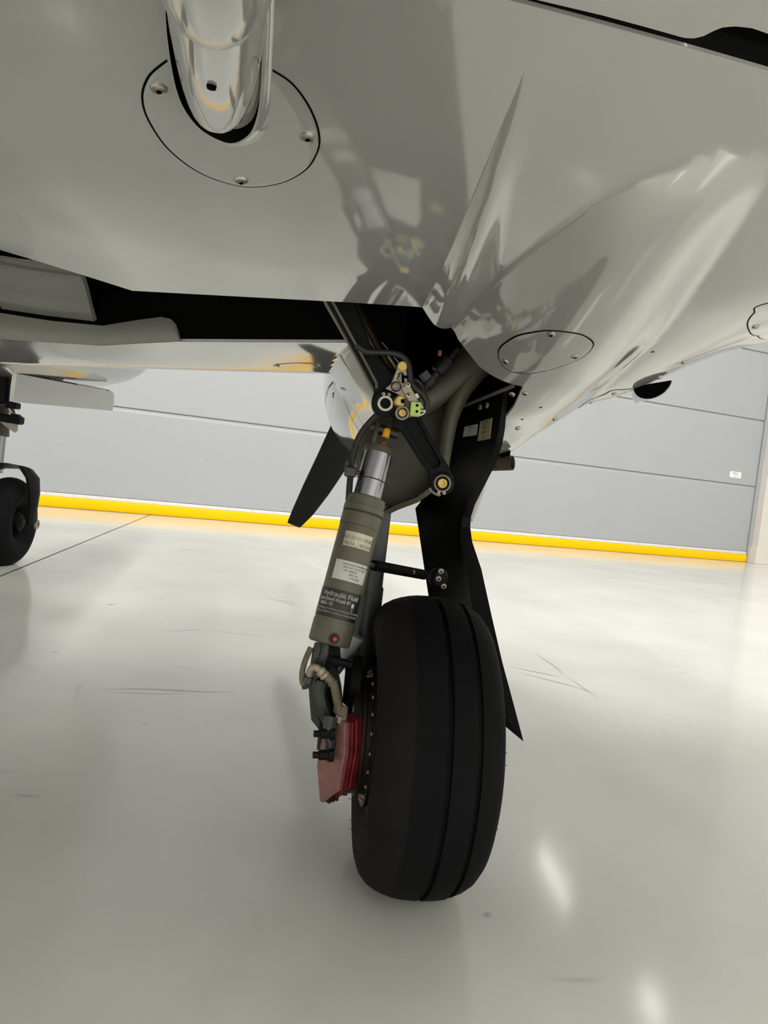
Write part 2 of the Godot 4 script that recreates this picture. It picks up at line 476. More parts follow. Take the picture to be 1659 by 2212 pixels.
const LAMPS := [[-4.5, 5.9, -2.6, 0.22, 2.4, 6.5], [-1.2, 5.9, -3.6, 0.22, 2.4, 6.5], [2.0, 5.9, -3.2, 0.22, 2.4, 6.5], [5.0, 5.9, -2.6, 0.22, 2.4, 3.0], [-4.0, 5.9, 0.6, 0.22, 2.4, 26.0], [-0.6, 5.9, 0.9, 0.22, 2.4, 17.0], [2.8, 5.9, 0.9, 0.22, 2.4, 17.0], [5.6, 5.9, 1.2, 0.22, 2.4, 17.0], [-3.6, 5.9, 4.2, 0.22, 2.4, 16.0], [0.2, 5.9, 4.2, 0.22, 2.4, 36.0], [3.6, 5.9, 4.4, 0.22, 2.4, 54.0], [2.33, 3.0, -4.95, 0.045, 0.8, 0.5], [2.52, 3.0, -3.45, 0.045, 0.3, 0.25]]

# ------------------------------------------------------------------ hangar
func build_room() -> void:
	# floor, in room axes (parallel to the door)
	var am := ArrayMesh.new()
	var st := SurfaceTool.new(); st.begin(Mesh.PRIMITIVE_TRIANGLES)
	var X0 := -8.0; var X1 := 9.5; var Z0 := -8.0; var Z1 := 7.0
	var N := 14
	for i in N:
		for j in N:
			var xa := lerpf(X0, X1, float(i) / N); var xb := lerpf(X0, X1, float(i + 1) / N)
			var za := lerpf(Z0, Z1, float(j) / N); var zb := lerpf(Z0, Z1, float(j + 1) / N)
			for v in [[xa, za], [xb, za], [xb, zb], [xa, za], [xb, zb], [xa, zb]]:
				st.set_normal(Vector3.UP); st.set_uv(Vector2((v[0] + 4.0) / 9.0, (v[1] + 6.4) / 9.0)); st.add_vertex(Vector3(v[0], 0, v[1]))
	st.generate_tangents()
	am = st.commit(); am.surface_set_material(0, M.floor)
	var fl := put("floor", am); tag(fl, "", "", "", "structure")
	var slab := MB.new(); slab.box(Vector3(0.75, -0.11, -0.5), Vector3(17.5, 0.2, 15.0)); obj("slab", slab, M.plaster, fl)
	var jt := MB.new()
	var ja := Vector3(-1.495, 0.0004, -4.672); var jb := Vector3(-1.306, 0.0004, -1.717)
	var jd := (jb - ja).normalized(); var js := Vector3(jd.z, 0, -jd.x) * 0.0035
	jb += jd * 5.0
	jt.quad(ja - js, ja + js, jb + js, jb - js)
	obj("floor_joint", jt, M.ink, fl, 35.0, false)
	# the sectional door in front
	var door := Node3D.new(); door.name = "door_1"; add_child(door); tag(door, "", "", "", "structure")
	var u0 := -6.5; var u1 := 6.075
	for k in 8:
		var y0 := 0.1125 + 0.7125 * k; var y1 := y0 + 0.7125
		var mb := MB.new()
		# profile of one section: front sheet with rolled edges and a step at the top
		var prof := [Vector2(y0 + 0.001, -0.012), Vector2(y0 + 0.004, -0.003), Vector2(y0 + 0.012, 0.0), Vector2(y1 - 0.034, 0.0), Vector2(y1 - 0.028, -0.0015), Vector2(y1 - 0.012, -0.010), Vector2(y1 - 0.006, -0.014), Vector2(y1 - 0.001, -0.015), Vector2(y1 - 0.0005, -0.05), Vector2(y0 + 0.001, -0.05)]
		var r := []
		for u in [u0, u1]:
			var ring := []
			for p in prof: ring.append(wp(u, p.x, p.y))
			r.append(ring)
		mb.rows(r, true); mb.cap(r[0], true); mb.cap(r[1])
		var sec := obj("door_section", mb, M.panel, door, 50.0)
		if k < 3:
			for j in 19:
				var u := -0.7875 + 0.3655 * (j - 0) + 0.013
				if u > 5.95: break
				var d := MB.new()
				d.lathe(wp(u, y0 + 0.385, -0.001), wall_n, [Vector2(0.022, 0), Vector2(0.016, 0.0012), Vector2(0.010, 0.0030), Vector2(0.005, 0.0016), Vector2(0.0001, 0.0006)], 14)
				obj("rivet_dimple", d, M.panel, sec, 60.0, false)
	var tr := MB.new(); tr.box(wp((u0 + u1) / 2, 0.099, -0.008), Vector3(u1 - u0, 0.028, 0.03), wall_b, 0.003)
	var trim := obj("bottom_rail", tr, M.trim, door)
	for j in 36:
		var s := MB.new(); s.lathe(wp(-0.83 + 0.196 * j, 0.100, 0.006), wall_n, [Vector2(0.004, 0), Vector2(0.003, 0.002), Vector2(0.0001, 0.0025)], 8)
		obj("screw", s, M.steel, trim)
	var ye := MB.new()
	var yp := [Vector2(0.086, 0.004), Vector2(0.084, 0.016), Vector2(0.07, 0.022), Vector2(0.04, 0.024), Vector2(0.012, 0.022), Vector2(0.002, 0.014), Vector2(0.002, -0.03), Vector2(0.086, -0.03)]
	var yr := []
	for u in [u0, u1 - 0.005]:
		var ring := []
		for p in yp: ring.append(wp(u, p.x, p.y))
		yr.append(ring)
	ye.rows(yr, true); ye.cap(yr[0], true); ye.cap(yr[1])
	obj("bottom_seal", ye, M.yellow, door, 40.0)
	var sg := MB.new(); sg.box(wp(5.785, 0.925, 0.0012), Vector3(0.152, 0.064, 0.002), wall_b, 0.0005)
	var so := obj("maker_plate", sg, M.white, door); so.set_meta("label", "small white printed plate on the grey door section")
	flat_text(so, "CAMPISA", wp(5.778, 0.94, 0.0026), wall_b, 0.020, M.ink)
	flat_text(so, "02 45 87 11 80", wp(5.79, 0.922, 0.0026), wall_b, 0.010, M.inkgrey)
	flat_text(so, "www.campisa.it", wp(5.79, 0.908, 0.0026), wall_b, 0.010, M.inkgrey)
	# jamb, pier and plinth at the right of the door
	var jm := MB.new(); jm.box(wp(6.105, 2.9, -0.01), Vector3(0.045, 5.8, 0.06), wall_b, 0.003); tag(obj("trim_1", jm, M.panel), "", "", "", "structure")
	var pr := MB.new(); pr.box(wp(6.30, 3.0, 0.02), Vector3(0.35, 6.0, 0.16), wall_b, 0.004)
	var pier := tag(obj("trim_2", pr, M.plaster), "", "", "", "structure")
	var pl := MB.new(); pl.box(wp(6.295, 0.085, 0.03), Vector3(0.39, 0.17, 0.18), wall_b, 0.004); obj("plinth", pl, M.shoe, pier)
	# the rest of the shell, parallel to the door
	var wl := MB.new(); wl.box(wp(0.5, 6.3, -0.15), Vector3(17.0, 1.0, 0.2), wall_b); wl.box(wp(7.8, 3.2, -0.15), Vector3(3.4, 6.4, 0.2), wall_b); wl.box(wp(-7.3, 3.2, -0.15), Vector3(1.8, 6.4, 0.2), wall_b)
	tag(obj("wall_front", wl, M.wall, self, 35.0, false), "", "", "", "structure")
	var wr := MB.new(); wr.box(wp(8.6, 3.2, 5.0), Vector3(0.2, 6.8, 12.0), wall_b); tag(obj("wall_right", wr, M.wall), "", "", "", "structure")
	var wf := MB.new(); wf.box(wp(-7.6, 3.2, 5.0), Vector3(0.2, 6.8, 12.0), wall_b); tag(obj("wall_left", wf, M.wall), "", "", "", "structure")
	var wb := MB.new(); wb.box(wp(0.5, 3.2, 11.0), Vector3(17.0, 6.8, 0.2), wall_b); tag(obj("wall_back", wb, M.wall), "", "", "", "structure")
	var ce := MB.new(); ce.box(wp(0.5, 6.5, 5.2), Vector3(17.0, 0.2, 12.6), wall_b); tag(obj("ceiling", ce, M.wall), "", "", "", "structure")

func text_mesh(s: String, h: float, depth := 0.0004) -> TextMesh:
	var tm := TextMesh.new()
	var f := SystemFont.new(); f.font_names = PackedStringArray(["Droid Sans"])
	tm.font = f; tm.text = s; tm.font_size = 32; tm.pixel_size = h / 32.0; tm.depth = depth
	return tm
func flat_text(parent: Node, s: String, p: Vector3, b: Basis, h: float, m: Material, called := "lettering") -> void:
	var tm := text_mesh(s, h, h * 0.02)
	tm.material = m
	var o := put(called, tm, parent)
	o.global_transform = Transform3D(b, p)
# lettering bent round a cylinder
func bent_text(parent: Node, s: String, fr: Transform3D, r: float, a0: float, y: float, h: float, m: Material) -> void:
	var tm := text_mesh(s, h, 0.0003)
	tm.curve_step = 2.0
	var src := tm.get_mesh_arrays()
	var v: PackedVector3Array = src[Mesh.ARRAY_VERTEX]
	var nn := PackedVector3Array(); nn.resize(v.size())
	for i in v.size():
		var a := a0 + v[i].x / r
		var rad := fr.basis.z * cos(a) + fr.basis.x * sin(a)
		v[i] = fr.origin + fr.basis.y * (y + v[i].y) + rad * (r + v[i].z)
		nn[i] = rad
	src[Mesh.ARRAY_VERTEX] = v; src[Mesh.ARRAY_NORMAL] = nn
	var out := []; out.resize(Mesh.ARRAY_MAX)
	out[Mesh.ARRAY_VERTEX] = v; out[Mesh.ARRAY_NORMAL] = nn; out[Mesh.ARRAY_INDEX] = src[Mesh.ARRAY_INDEX]
	var am := ArrayMesh.new(); am.add_surface_from_arrays(Mesh.PRIMITIVE_TRIANGLES, out); am.surface_set_material(0, m)
	put("lettering", am, parent)
func bent_patch(parent: Node, called: String, fr: Transform3D, r: float, a0: float, a1: float, y0: float, y1: float, m: Material, off := 0.0004) -> MeshInstance3D:
	var mb := MB.new()
	var rows_ := []
	for q in [[y0, 0.0], [y0, off], [y1, off], [y1, 0.0]]:
		var ring := []
		for k in 15:
			var a := lerpf(a0, a1, k / 14.0)
			ring.append(fr.origin + fr.basis.y * q[0] + (fr.basis.z * cos(a) + fr.basis.x * sin(a)) * (r + q[1]))
		rows_.append(ring)
	mb.rows(rows_)
	return obj(called, mb, m, parent, 35.0, true)


# ------------------------------------------------------------------ wing
var well := PackedVector2Array([Vector2(-0.62, 0.30), Vector2(-0.49322, 0.1819), Vector2(-0.44714, 0.12498), Vector2(-0.40091, 0.06913), Vector2(-0.31457, 0.07566), Vector2(-0.23579, 0.08163), Vector2(-0.1567, 0.08731), Vector2(-0.07414, 0.09004), Vector2(-0.060, 0.082), Vector2(-0.040, 0.066), Vector2(-0.018, 0.056), Vector2(0.010, 0.056), Vector2(0.0354, 0.07033), Vector2(0.06081, 0.08403),
	Vector2(0.070, 0.02), Vector2(0.074, -0.10), Vector2(0.074, -0.30), Vector2(0.03, -0.35), Vector2(-0.01, -0.34), Vector2(-0.04, -0.25), Vector2(-0.055, -0.13), Vector2(-0.070, -0.078), Vector2(-0.085, -0.084), Vector2(-0.115, -0.098), Vector2(-0.15533, -0.09684), Vector2(-0.28256, -0.13926), Vector2(-0.39573, -0.17533), Vector2(-0.53088, -0.24312), Vector2(-0.68325, -0.24057), Vector2(-0.80, -0.20), Vector2(-0.90, 0.02), Vector2(-0.84, 0.22), Vector2(-0.74, 0.31)])

func build_wing() -> void:
	var xs := []
	var x := -1.3
	while x < 2.61:
		xs.append(x)
		x += 0.035 if x < -0.52 else (0.012 if x < -0.22 else (0.006 if x < 0.42 else (0.016 if x < 0.7 else 0.06)))
	var nt := 150
	xs.append(-0.069); xs.append(0.03); xs.append(-0.15); xs.append(-0.1485); xs.append(-0.1465); xs.sort()
	var lo := []
	for i in xs.size():
		var col := []
		for j in nt + 1:
			var z := lerpf(gap_z(xs[i]), le_z(xs[i]), float(j) / nt)
			var xw := warp(xs[i], z)
			z = lerpf(gap_z(xw), le_z(xw), float(j) / nt)
			col.append(Vector3(xw, skin(xw, z), z))
		lo.append(col)
	var mb := MB.new()
	var low := MB.new()
	var bb := Rect2(well[0], Vector2.ZERO)
	for p in well: bb = bb.expand(p)
	for i in xs.size() - 1:
		for j in nt:
			var c := [lo[i][j], lo[i + 1][j], lo[i + 1][j + 1], lo[i][j + 1]]
			var near := false
			for v in c:
				if bb.grow(0.02).has_point(Vector2(v.x, v.z)): near = true
			if near:
				var cell := PackedVector2Array()
				for v in c: cell.push_back(Vector2(v.x, v.z))
				var parts := Geometry2D.clip_polygons(cell, well)
				if parts.size() == 1 and parts[0].size() == 4 and absf(area(parts[0]) - area(cell)) < 1e-9:
					low.quad(c[0], c[1], c[2], c[3]); continue
				for q in parts:
					var ix := Geometry2D.triangulate_polygon(q)
					for k in range(0, ix.size(), 3):
						var a := q[ix[k]]; var b := q[ix[k + 1]]; var d := q[ix[k + 2]]
						if (b - a).cross(d - a) > 0.0:
							var w := b; b = d; d = w
						low.tri(Vector3(a.x, skin(a.x, a.y), a.y), Vector3(b.x, skin(b.x, b.y), b.y), Vector3(d.x, skin(d.x, d.y), d.y))
			else: low.quad(c[0], c[1], c[2], c[3])
	# nose and upper side, and the thin lip along the trailing edge
	var rest := []
	for i in xs.size():
		var le: Vector3 = lo[i][nt]; var te: Vector3 = lo[i][0]
		var ring := [le]
		var ty := maxf(le.y + 0.10, wing_y(le.x, maxf(le.z, -0.35)) + 0.135)
		for k in range(1, 13):
			var a := PI * k / 12.0
			ring.append(le + Vector3(0, (ty - le.y) * 0.5 * (1.0 - cos(a)), -0.05 * sin(a)))
		for k in range(1, 13):
			var t := k / 12.0
			ring.append(Vector3(le.x, lerpf(ty, te.y + 0.055, t) + 0.045 * sin(PI * pow(t, 0.7)), lerpf(le.z, te.z, t)))
		rest.append(ring)
	mb.rows(rest)
	var lip := []
	for i in xs.size():
		var te: Vector3 = lo[i][0]
		lip.append([te, te + Vector3(0, 0.0022, 0.0002), te + Vector3(0, 0.0022, -0.012)])
	mb.rows(lip)
	var am := ArrayMesh.new()
	var LN := PackedVector3Array(); LN.resize(low.t.size())
	for i in range(0, low.t.size(), 3):
		var m3 := (low.t[i] + low.t[i + 1] + low.t[i + 2]) / 3.0
		if (low.t[i + 2] - low.t[i]).cross(low.t[i + 1] - low.t[i]).y > 0.0:
			var w := low.t[i + 1]; low.t[i + 1] = low.t[i + 2]; low.t[i + 2] = w
		for q in 3:
			var p := low.t[i + q].lerp(m3, 0.08)       # sampled just inside the face, so creases stay crisp
			LN[i + q] = skin_n(p.x, p.z)
	var arr := []; arr.resize(Mesh.ARRAY_MAX)
	arr[Mesh.ARRAY_VERTEX] = low.t; arr[Mesh.ARRAY_NORMAL] = LN
	am.add_surface_from_arrays(Mesh.PRIMITIVE_TRIANGLES, arr); am.surface_set_material(0, M.paint)
	surface(am, mb, M.paint, 40.0, true)
	put("wing_skin", am, airplane)
	var cv := MB.new()
	var cr := []
	for i in xs.size():
		var te: Vector3 = lo[i][0]
		cr.append([te + Vector3(0, 0.0022, -0.012), te + Vector3(0, 0.03, -0.02), te + Vector3(0, 0.052, 0.0)])
	cv.rows(cr)
	obj("flap_cove", cv, M.cavity, airplane, 35.0, false)
	# access panels and lone screws in the skin
	access_panel([Vector2(0.01931, 0.11558), Vector2(0.02072, 0.14076), Vector2(0.02896, 0.17236), Vector2(0.04834, 0.20339), Vector2(0.07415, 0.21228), Vector2(0.09536, 0.19713), Vector2(0.09662, 0.17458), Vector2(0.08477, 0.15849), Vector2(0.06384, 0.13062), Vector2(0.04193, 0.10488), Vector2(0.02826, 0.10139)], [Vector2(0.02934, 0.11243), Vector2(0.05055, 0.20051), Vector2(0.08725, 0.17435)])
	access_panel([Vector2(-0.26871, -0.34496), Vector2(-0.25271, -0.32005), Vector2(-0.22424, -0.30147), Vector2(-0.19668, -0.29806), Vector2(-0.18333, -0.31597), Vector2(-0.19309, -0.33596), Vector2(-0.22636, -0.3618), Vector2(-0.25904, -0.35863)], [Vector2(-0.26179, -0.33798), Vector2(-0.1889, -0.31207)], "access_panel", 0.0036)
	access_panel([Vector2(0.30158, 0.12946), Vector2(0.29147, 0.15465), Vector2(0.29053, 0.17758), Vector2(0.40, 0.20), Vector2(0.46, 0.12), Vector2(0.43, 0.055), Vector2(0.45246, -0.05906), Vector2(0.37938, 0.02462), Vector2(0.32392, 0.09675)], [Vector2(0.32716, 0.10368)], "access_panel", 0.0045)
	access_panel([Vector2(0.21703, -0.11255), Vector2(0.22263, -0.10311), Vector2(0.22899, -0.08107), Vector2(0.24064, -0.06206), Vector2(0.315, -0.115), Vector2(0.32, -0.17), Vector2(0.26, -0.19), Vector2(0.222, -0.155)], [Vector2(0.23423, -0.13999), Vector2(0.24231, -0.07885)], "access_panel", 0.0036)
	for p in [Vector2(0.05635, 0.05491), Vector2(0.06909, 0.06863), Vector2(0.10601, -0.07474), Vector2(0.1628, -0.08742), Vector2(0.29579, -0.0541), Vector2(0.3, 0)]:
		screw(on_skin(p.x, p.y), skin_n(p.x, p.y), 0.0042, airplane, M.steel, "skin_screw")
	for p in [Vector2(0.10173, 0.03169), Vector2(0.0954, -0.02257), Vector2(0.222, 0.06829)]:
		var h := MB.new(); h.lathe(on_skin(p.x, p.y), skin_n(p.x, p.y), [Vector2(0.0022, 0.0), Vector2(0.0018, 0.0005), Vector2(0.00001, 0.0005)], 10); obj("drain_hole", h, M.ink, airplane)
	# seam line of the outboard leading edge joint
	var sc := MB.new()
	# air outlet scoop under the outboard wing
	var so := Vector3(0.300, 0.694, -0.11)
	var rings := []
	for q in [[-0.13, 0.003, 0.0], [-0.09, 0.014, 0.004], [-0.045, 0.024, 0.009], [0.0, 0.028, 0.012]]:
		var ring := []
		for k in 17:
			var a := PI * k / 16.0
			ring.append(so + Vector3(cos(a) * q[1] - q[0] * 0.3, 0.010 + cos(a) * 0.008 - sin(a) * (q[2] + 0.010), q[0] + 0.03))
		rings.append(ring)
	sc.rows(rings)
	var scoop := obj("air_outlet", sc, M.paint, airplane, 40.0, false)
	var si := MB.new(); 
	var e0 := []
	for v in rings[3]: e0.append(v + Vector3(0, 0.0008, -0.002))
	si.cap(e0); obj("outlet_mouth", si, M.black, scoop, 35.0, false)
# grid columns bent so that two of them follow the creases of ridge and tail fairing
func warp(x: float, z: float) -> float:
	if x <= -0.26 or x >= 0.45: return x
	var n := clampf(nac_edge(z), -0.19, -0.085)
	if x <= -0.15: return lerpf(-0.26, n, (x + 0.26) / 0.11)
	if x <= -0.069: return lerpf(n, -0.069, (x + 0.15) / 0.081)
	var e := tail_edge(clampf(z, 0.03, 0.395))
	if x < 0.03: return lerpf(-0.069, e, (x + 0.069) / 0.099)
	return lerpf(e, 0.45, (x - 0.03) / 0.42)
func area(p: PackedVector2Array) -> float:
	var s := 0.0
	for i in p.size(): s += p[i].cross(p[(i + 1) % p.size()])
	return absf(s) * 0.5

# ------------------------------------------------------------------ wheel well
func build_well() -> void:
	var P := PackedVector2Array()
	for i in well.size():
		for k in 4: P.push_back(well[i].lerp(well[(i + 1) % well.size()], k / 4.0))
	var r := [[], [], []]
	for p in P:
		var y := skin(p.x, p.y)
		r[0].append(Vector3(p.x, y + 0.0005, p.y)); r[1].append(Vector3(p.x, y + 0.004, p.y))
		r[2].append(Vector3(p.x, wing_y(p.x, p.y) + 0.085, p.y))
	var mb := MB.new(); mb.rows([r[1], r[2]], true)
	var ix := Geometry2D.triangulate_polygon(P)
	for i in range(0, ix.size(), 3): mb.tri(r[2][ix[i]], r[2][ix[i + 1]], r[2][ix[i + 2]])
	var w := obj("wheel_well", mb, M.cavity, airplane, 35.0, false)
	var ed := MB.new(); ed.rows([r[0], r[1]], true); obj("well_edge", ed, M.doorpaint, w, 35.0, false)
	# forward lip of the wheel bay and the strap of skin that bridges it
	var lip := []
	for q in [[Vector2(-0.39501, -0.17509), 0.004], [Vector2(-0.39937, -0.17653), 0.016], [Vector2(-0.40447, -0.17821), 0.026], [Vector2(-0.41324, -0.18107), 0.034], [Vector2(-0.42942, -0.18936), 0.038], [Vector2(-0.46456, -0.20653), 0.036], [Vector2(-0.52987, -0.23987), 0.031], [Vector2(-0.60764, -0.24175), 0.034], [Vector2(-0.68201, -0.23778), 0.040], [Vector2(-0.80, -0.19), 0.045]]:
		var p: Vector2 = q[0]
		var y := skin(p.x, p.y)
		var ring := []
		for k in 7:
			var t := k / 6.0
			ring.append(Vector3(p.x, y - 0.001 + float(q[1]) * t, p.y + 0.004 + 0.004 * sin(t * PI)))
		ring.append(Vector3(p.x, y - 0.001 + float(q[1]), p.y - 0.006))
		lip.append(ring)
	var lm := MB.new(); lm.rows(lip); obj("bay_lip", lm, M.baygrey, w, 50.0, false)
	var br := []
	for k in 19:
		var t := k / 18.0
		var z := lerpf(0.150, -0.250, t)
		var y := lerpf(0.7075, 0.727, t) + 0.030 * sin(PI * t) 
		var xl := lerpf(-0.525, -0.700, t); var xr := lerpf(-0.452, -0.548, t)
		if k >= 17: y -= 0.014 * (k - 16); z = -0.25
		br.append([Vector3(xl, y + 0.004, z), Vector3(xl + 0.004, y, z), Vector3(lerpf(xl, xr, 0.5), y - 0.001, z), Vector3(xr - 0.004, y, z), Vector3(xr, y + 0.004, z)])
	var bm := MB.new(); bm.rows(br); obj("bay_strap", bm, M.paint, w, 40.0, false)

# ------------------------------------------------------------------ nacelle ahead of the gear, propeller, exhaust
func build_nacelle() -> void:
	var rings := []
	for q in [[-0.36, 0.178, 0.558, 1.03], [-0.42, 0.189, 0.5535, 1.04], [-0.50, 0.200, 0.5505, 1.05], [-0.60, 0.2085, 0.550, 1.07], [-0.80, 0.214, 0.549, 1.08], [-1.0, 0.216, 0.553, 1.08], [-1.25, 0.213, 0.575, 1.07], [-1.45, 0.20, 0.63, 1.05], [-1.58, 0.165, 0.70, 1.02], [-1.63, 0.13, 0.76, 0.99]]:
		var ring := []
		for k in 192:
			var a := TAU * k / 192
			var c := cos(a); var s := sin(a)
			var ym: float = 0.80
			var h: float = (q[3] - ym) if s > 0 else (ym - q[2])
			ring.append(Vector3(0.03 + q[1] * signf(c) * pow(absf(c), 2.0 / 2.4), ym + h * signf(s) * pow(absf(s), 2.0 / 2.4), q[0]))
		rings.append(ring)
	var mb := MB.new()
	mb.rows(rings, true); mb.cap(rings[-1])
	var cow := obj("engine_cowling", mb, M.paint, airplane, 40.0, true)
	# seams: the firewall joint all round and the split between upper and lower cowling
	var sm_ := MB.new()
	var A := []; var B := []
	for k in 192:
		var v: Vector3 = rings[1][k]
		var o := Vector3(v.x - 0.03, v.y - 0.80, 0).normalized() * 0.0012
		A.append(v + o + Vector3(0, 0, 0.0008)); B.append(v + o + Vector3(0, 0, -0.0010))
	sm_.rows([A, B], true)
	obj("firewall_seam", sm_, M.black, cow, 35.0, false)
	for sx in [-1.0, 1.0]:
		var sp := MB.new()
		var aa := []; var bb := []
		for i in range(1, 9):
			var v: Vector3 = rings[i][0]
			var w := v.x - 0.03
			for q in [[aa, 0.7045], [bb, 0.7025]]:
				var dy: float = (0.80 - q[1]) / (0.80 - [0.558, 0.5535, 0.5505, 0.55, 0.549, 0.553, 0.575, 0.63, 0.70][i])
				q[0].append(Vector3(0.03 + sx * (w * pow(1.0 - pow(dy, 2.4), 1.0 / 2.4) + 0.0012), q[1], v.z))
		sp.rows([aa, bb])
		obj("cowling_split", sp, M.black, cow, 35.0, false)
	for v in [Vector3(-0.1625, 0.716, -0.47), Vector3(-0.158, 0.672, -0.45)]:
		screw(v, Vector3(-1, -0.05, 0.05), 0.006, cow, M.steel)
	# propeller
	var hub := Vector3(0.03, 1.07, -1.70)
	var spn := MB.new()
	spn.lathe(hub + Vector3(0, 0, 0.06), Vector3(0, 0, -1), [Vector2(0.0001, 0.0), Vector2(0.125, 0.0), Vector2(0.13, 0.02), Vector2(0.125, 0.08), Vector2(0.10, 0.17), Vector2(0.06, 0.25), Vector2(0.02, 0.29), Vector2(0.0001, 0.295)], 32)
	var prop := obj("propeller", spn, M.doorpaint, airplane)
	var tip := Vector3(-0.22147, 0.28905, -1.7)
	var base_a := atan2(tip.y - hub.y, tip.x - hub.x)
	var rl := (tip - hub).length()
	for i in 3:
		var a := base_a + TAU * i / 3.0
		var d := Vector3(cos(a), sin(a), 0); var e := Vector3(-sin(a), cos(a), 0)
		var rr := []
		for q in [[0.12, 0.035, 0.030, 0.9, 0.0], [0.22, 0.05, 0.022, 0.8, 0.0], [0.34, 0.066, 0.016, 0.65, 0.004], [0.5, 0.072, 0.012, 0.5, 0.008], [0.66, 0.066, 0.009, 0.4, 0.004], [0.8, 0.055, 0.007, 0.33, -0.008], [0.92, 0.042, 0.005, 0.3, -0.02], [0.985, 0.030, 0.003, 0.28, -0.03], [1.0, 0.026, 0.002, 0.28, -0.032]]:
			var ring := []
			var ch := e * cos(q[3]) + Vector3(0, 0, -1) * sin(q[3]); var th := d.cross(ch)
			for k in 14:
				var t := TAU * k / 14
				ring.append(hub + d * (q[0] * rl) + e * float(q[4]) + ch * (cos(t) * q[1]) + th * (sin(t) * q[2]))
			rr.append(ring)
		var bm := MB.new(); bm.rows(rr, true); bm.cap(rr[0], true); bm.cap(rr[-1])
		obj("blade", bm, M.prop, prop, 40.0)
	# exhaust stub below the outboard side of the nacelle
	var em := MB.new()
	var e0 := Vector3(0.12579, 0.56891, -0.22)
	var ax := Vector3(0.8, 0.12, 0.62).normalized()
	em.lathe(e0 - ax * 0.02, ax, [Vector2(0.0122, 0.0), Vector2(0.0122, 0.040), Vector2(0.0108, 0.040), Vector2(0.0108, 0.004), Vector2(0.0001, 0.004)], 24)
	var ex := obj("exhaust_pipe", em, worn(Color(0.16, 0.12, 0.10), Color(0.30, 0.24, 0.20), 0.6, 20.0, 14), airplane, 40.0)
	var hm := MB.new(); hm.box(e0 + Vector3(0.004, 0.012, 0), Vector3(0.016, 0.03, 0.02), Basis.IDENTITY, 0.003); obj("hanger", hm, M.black, ex)

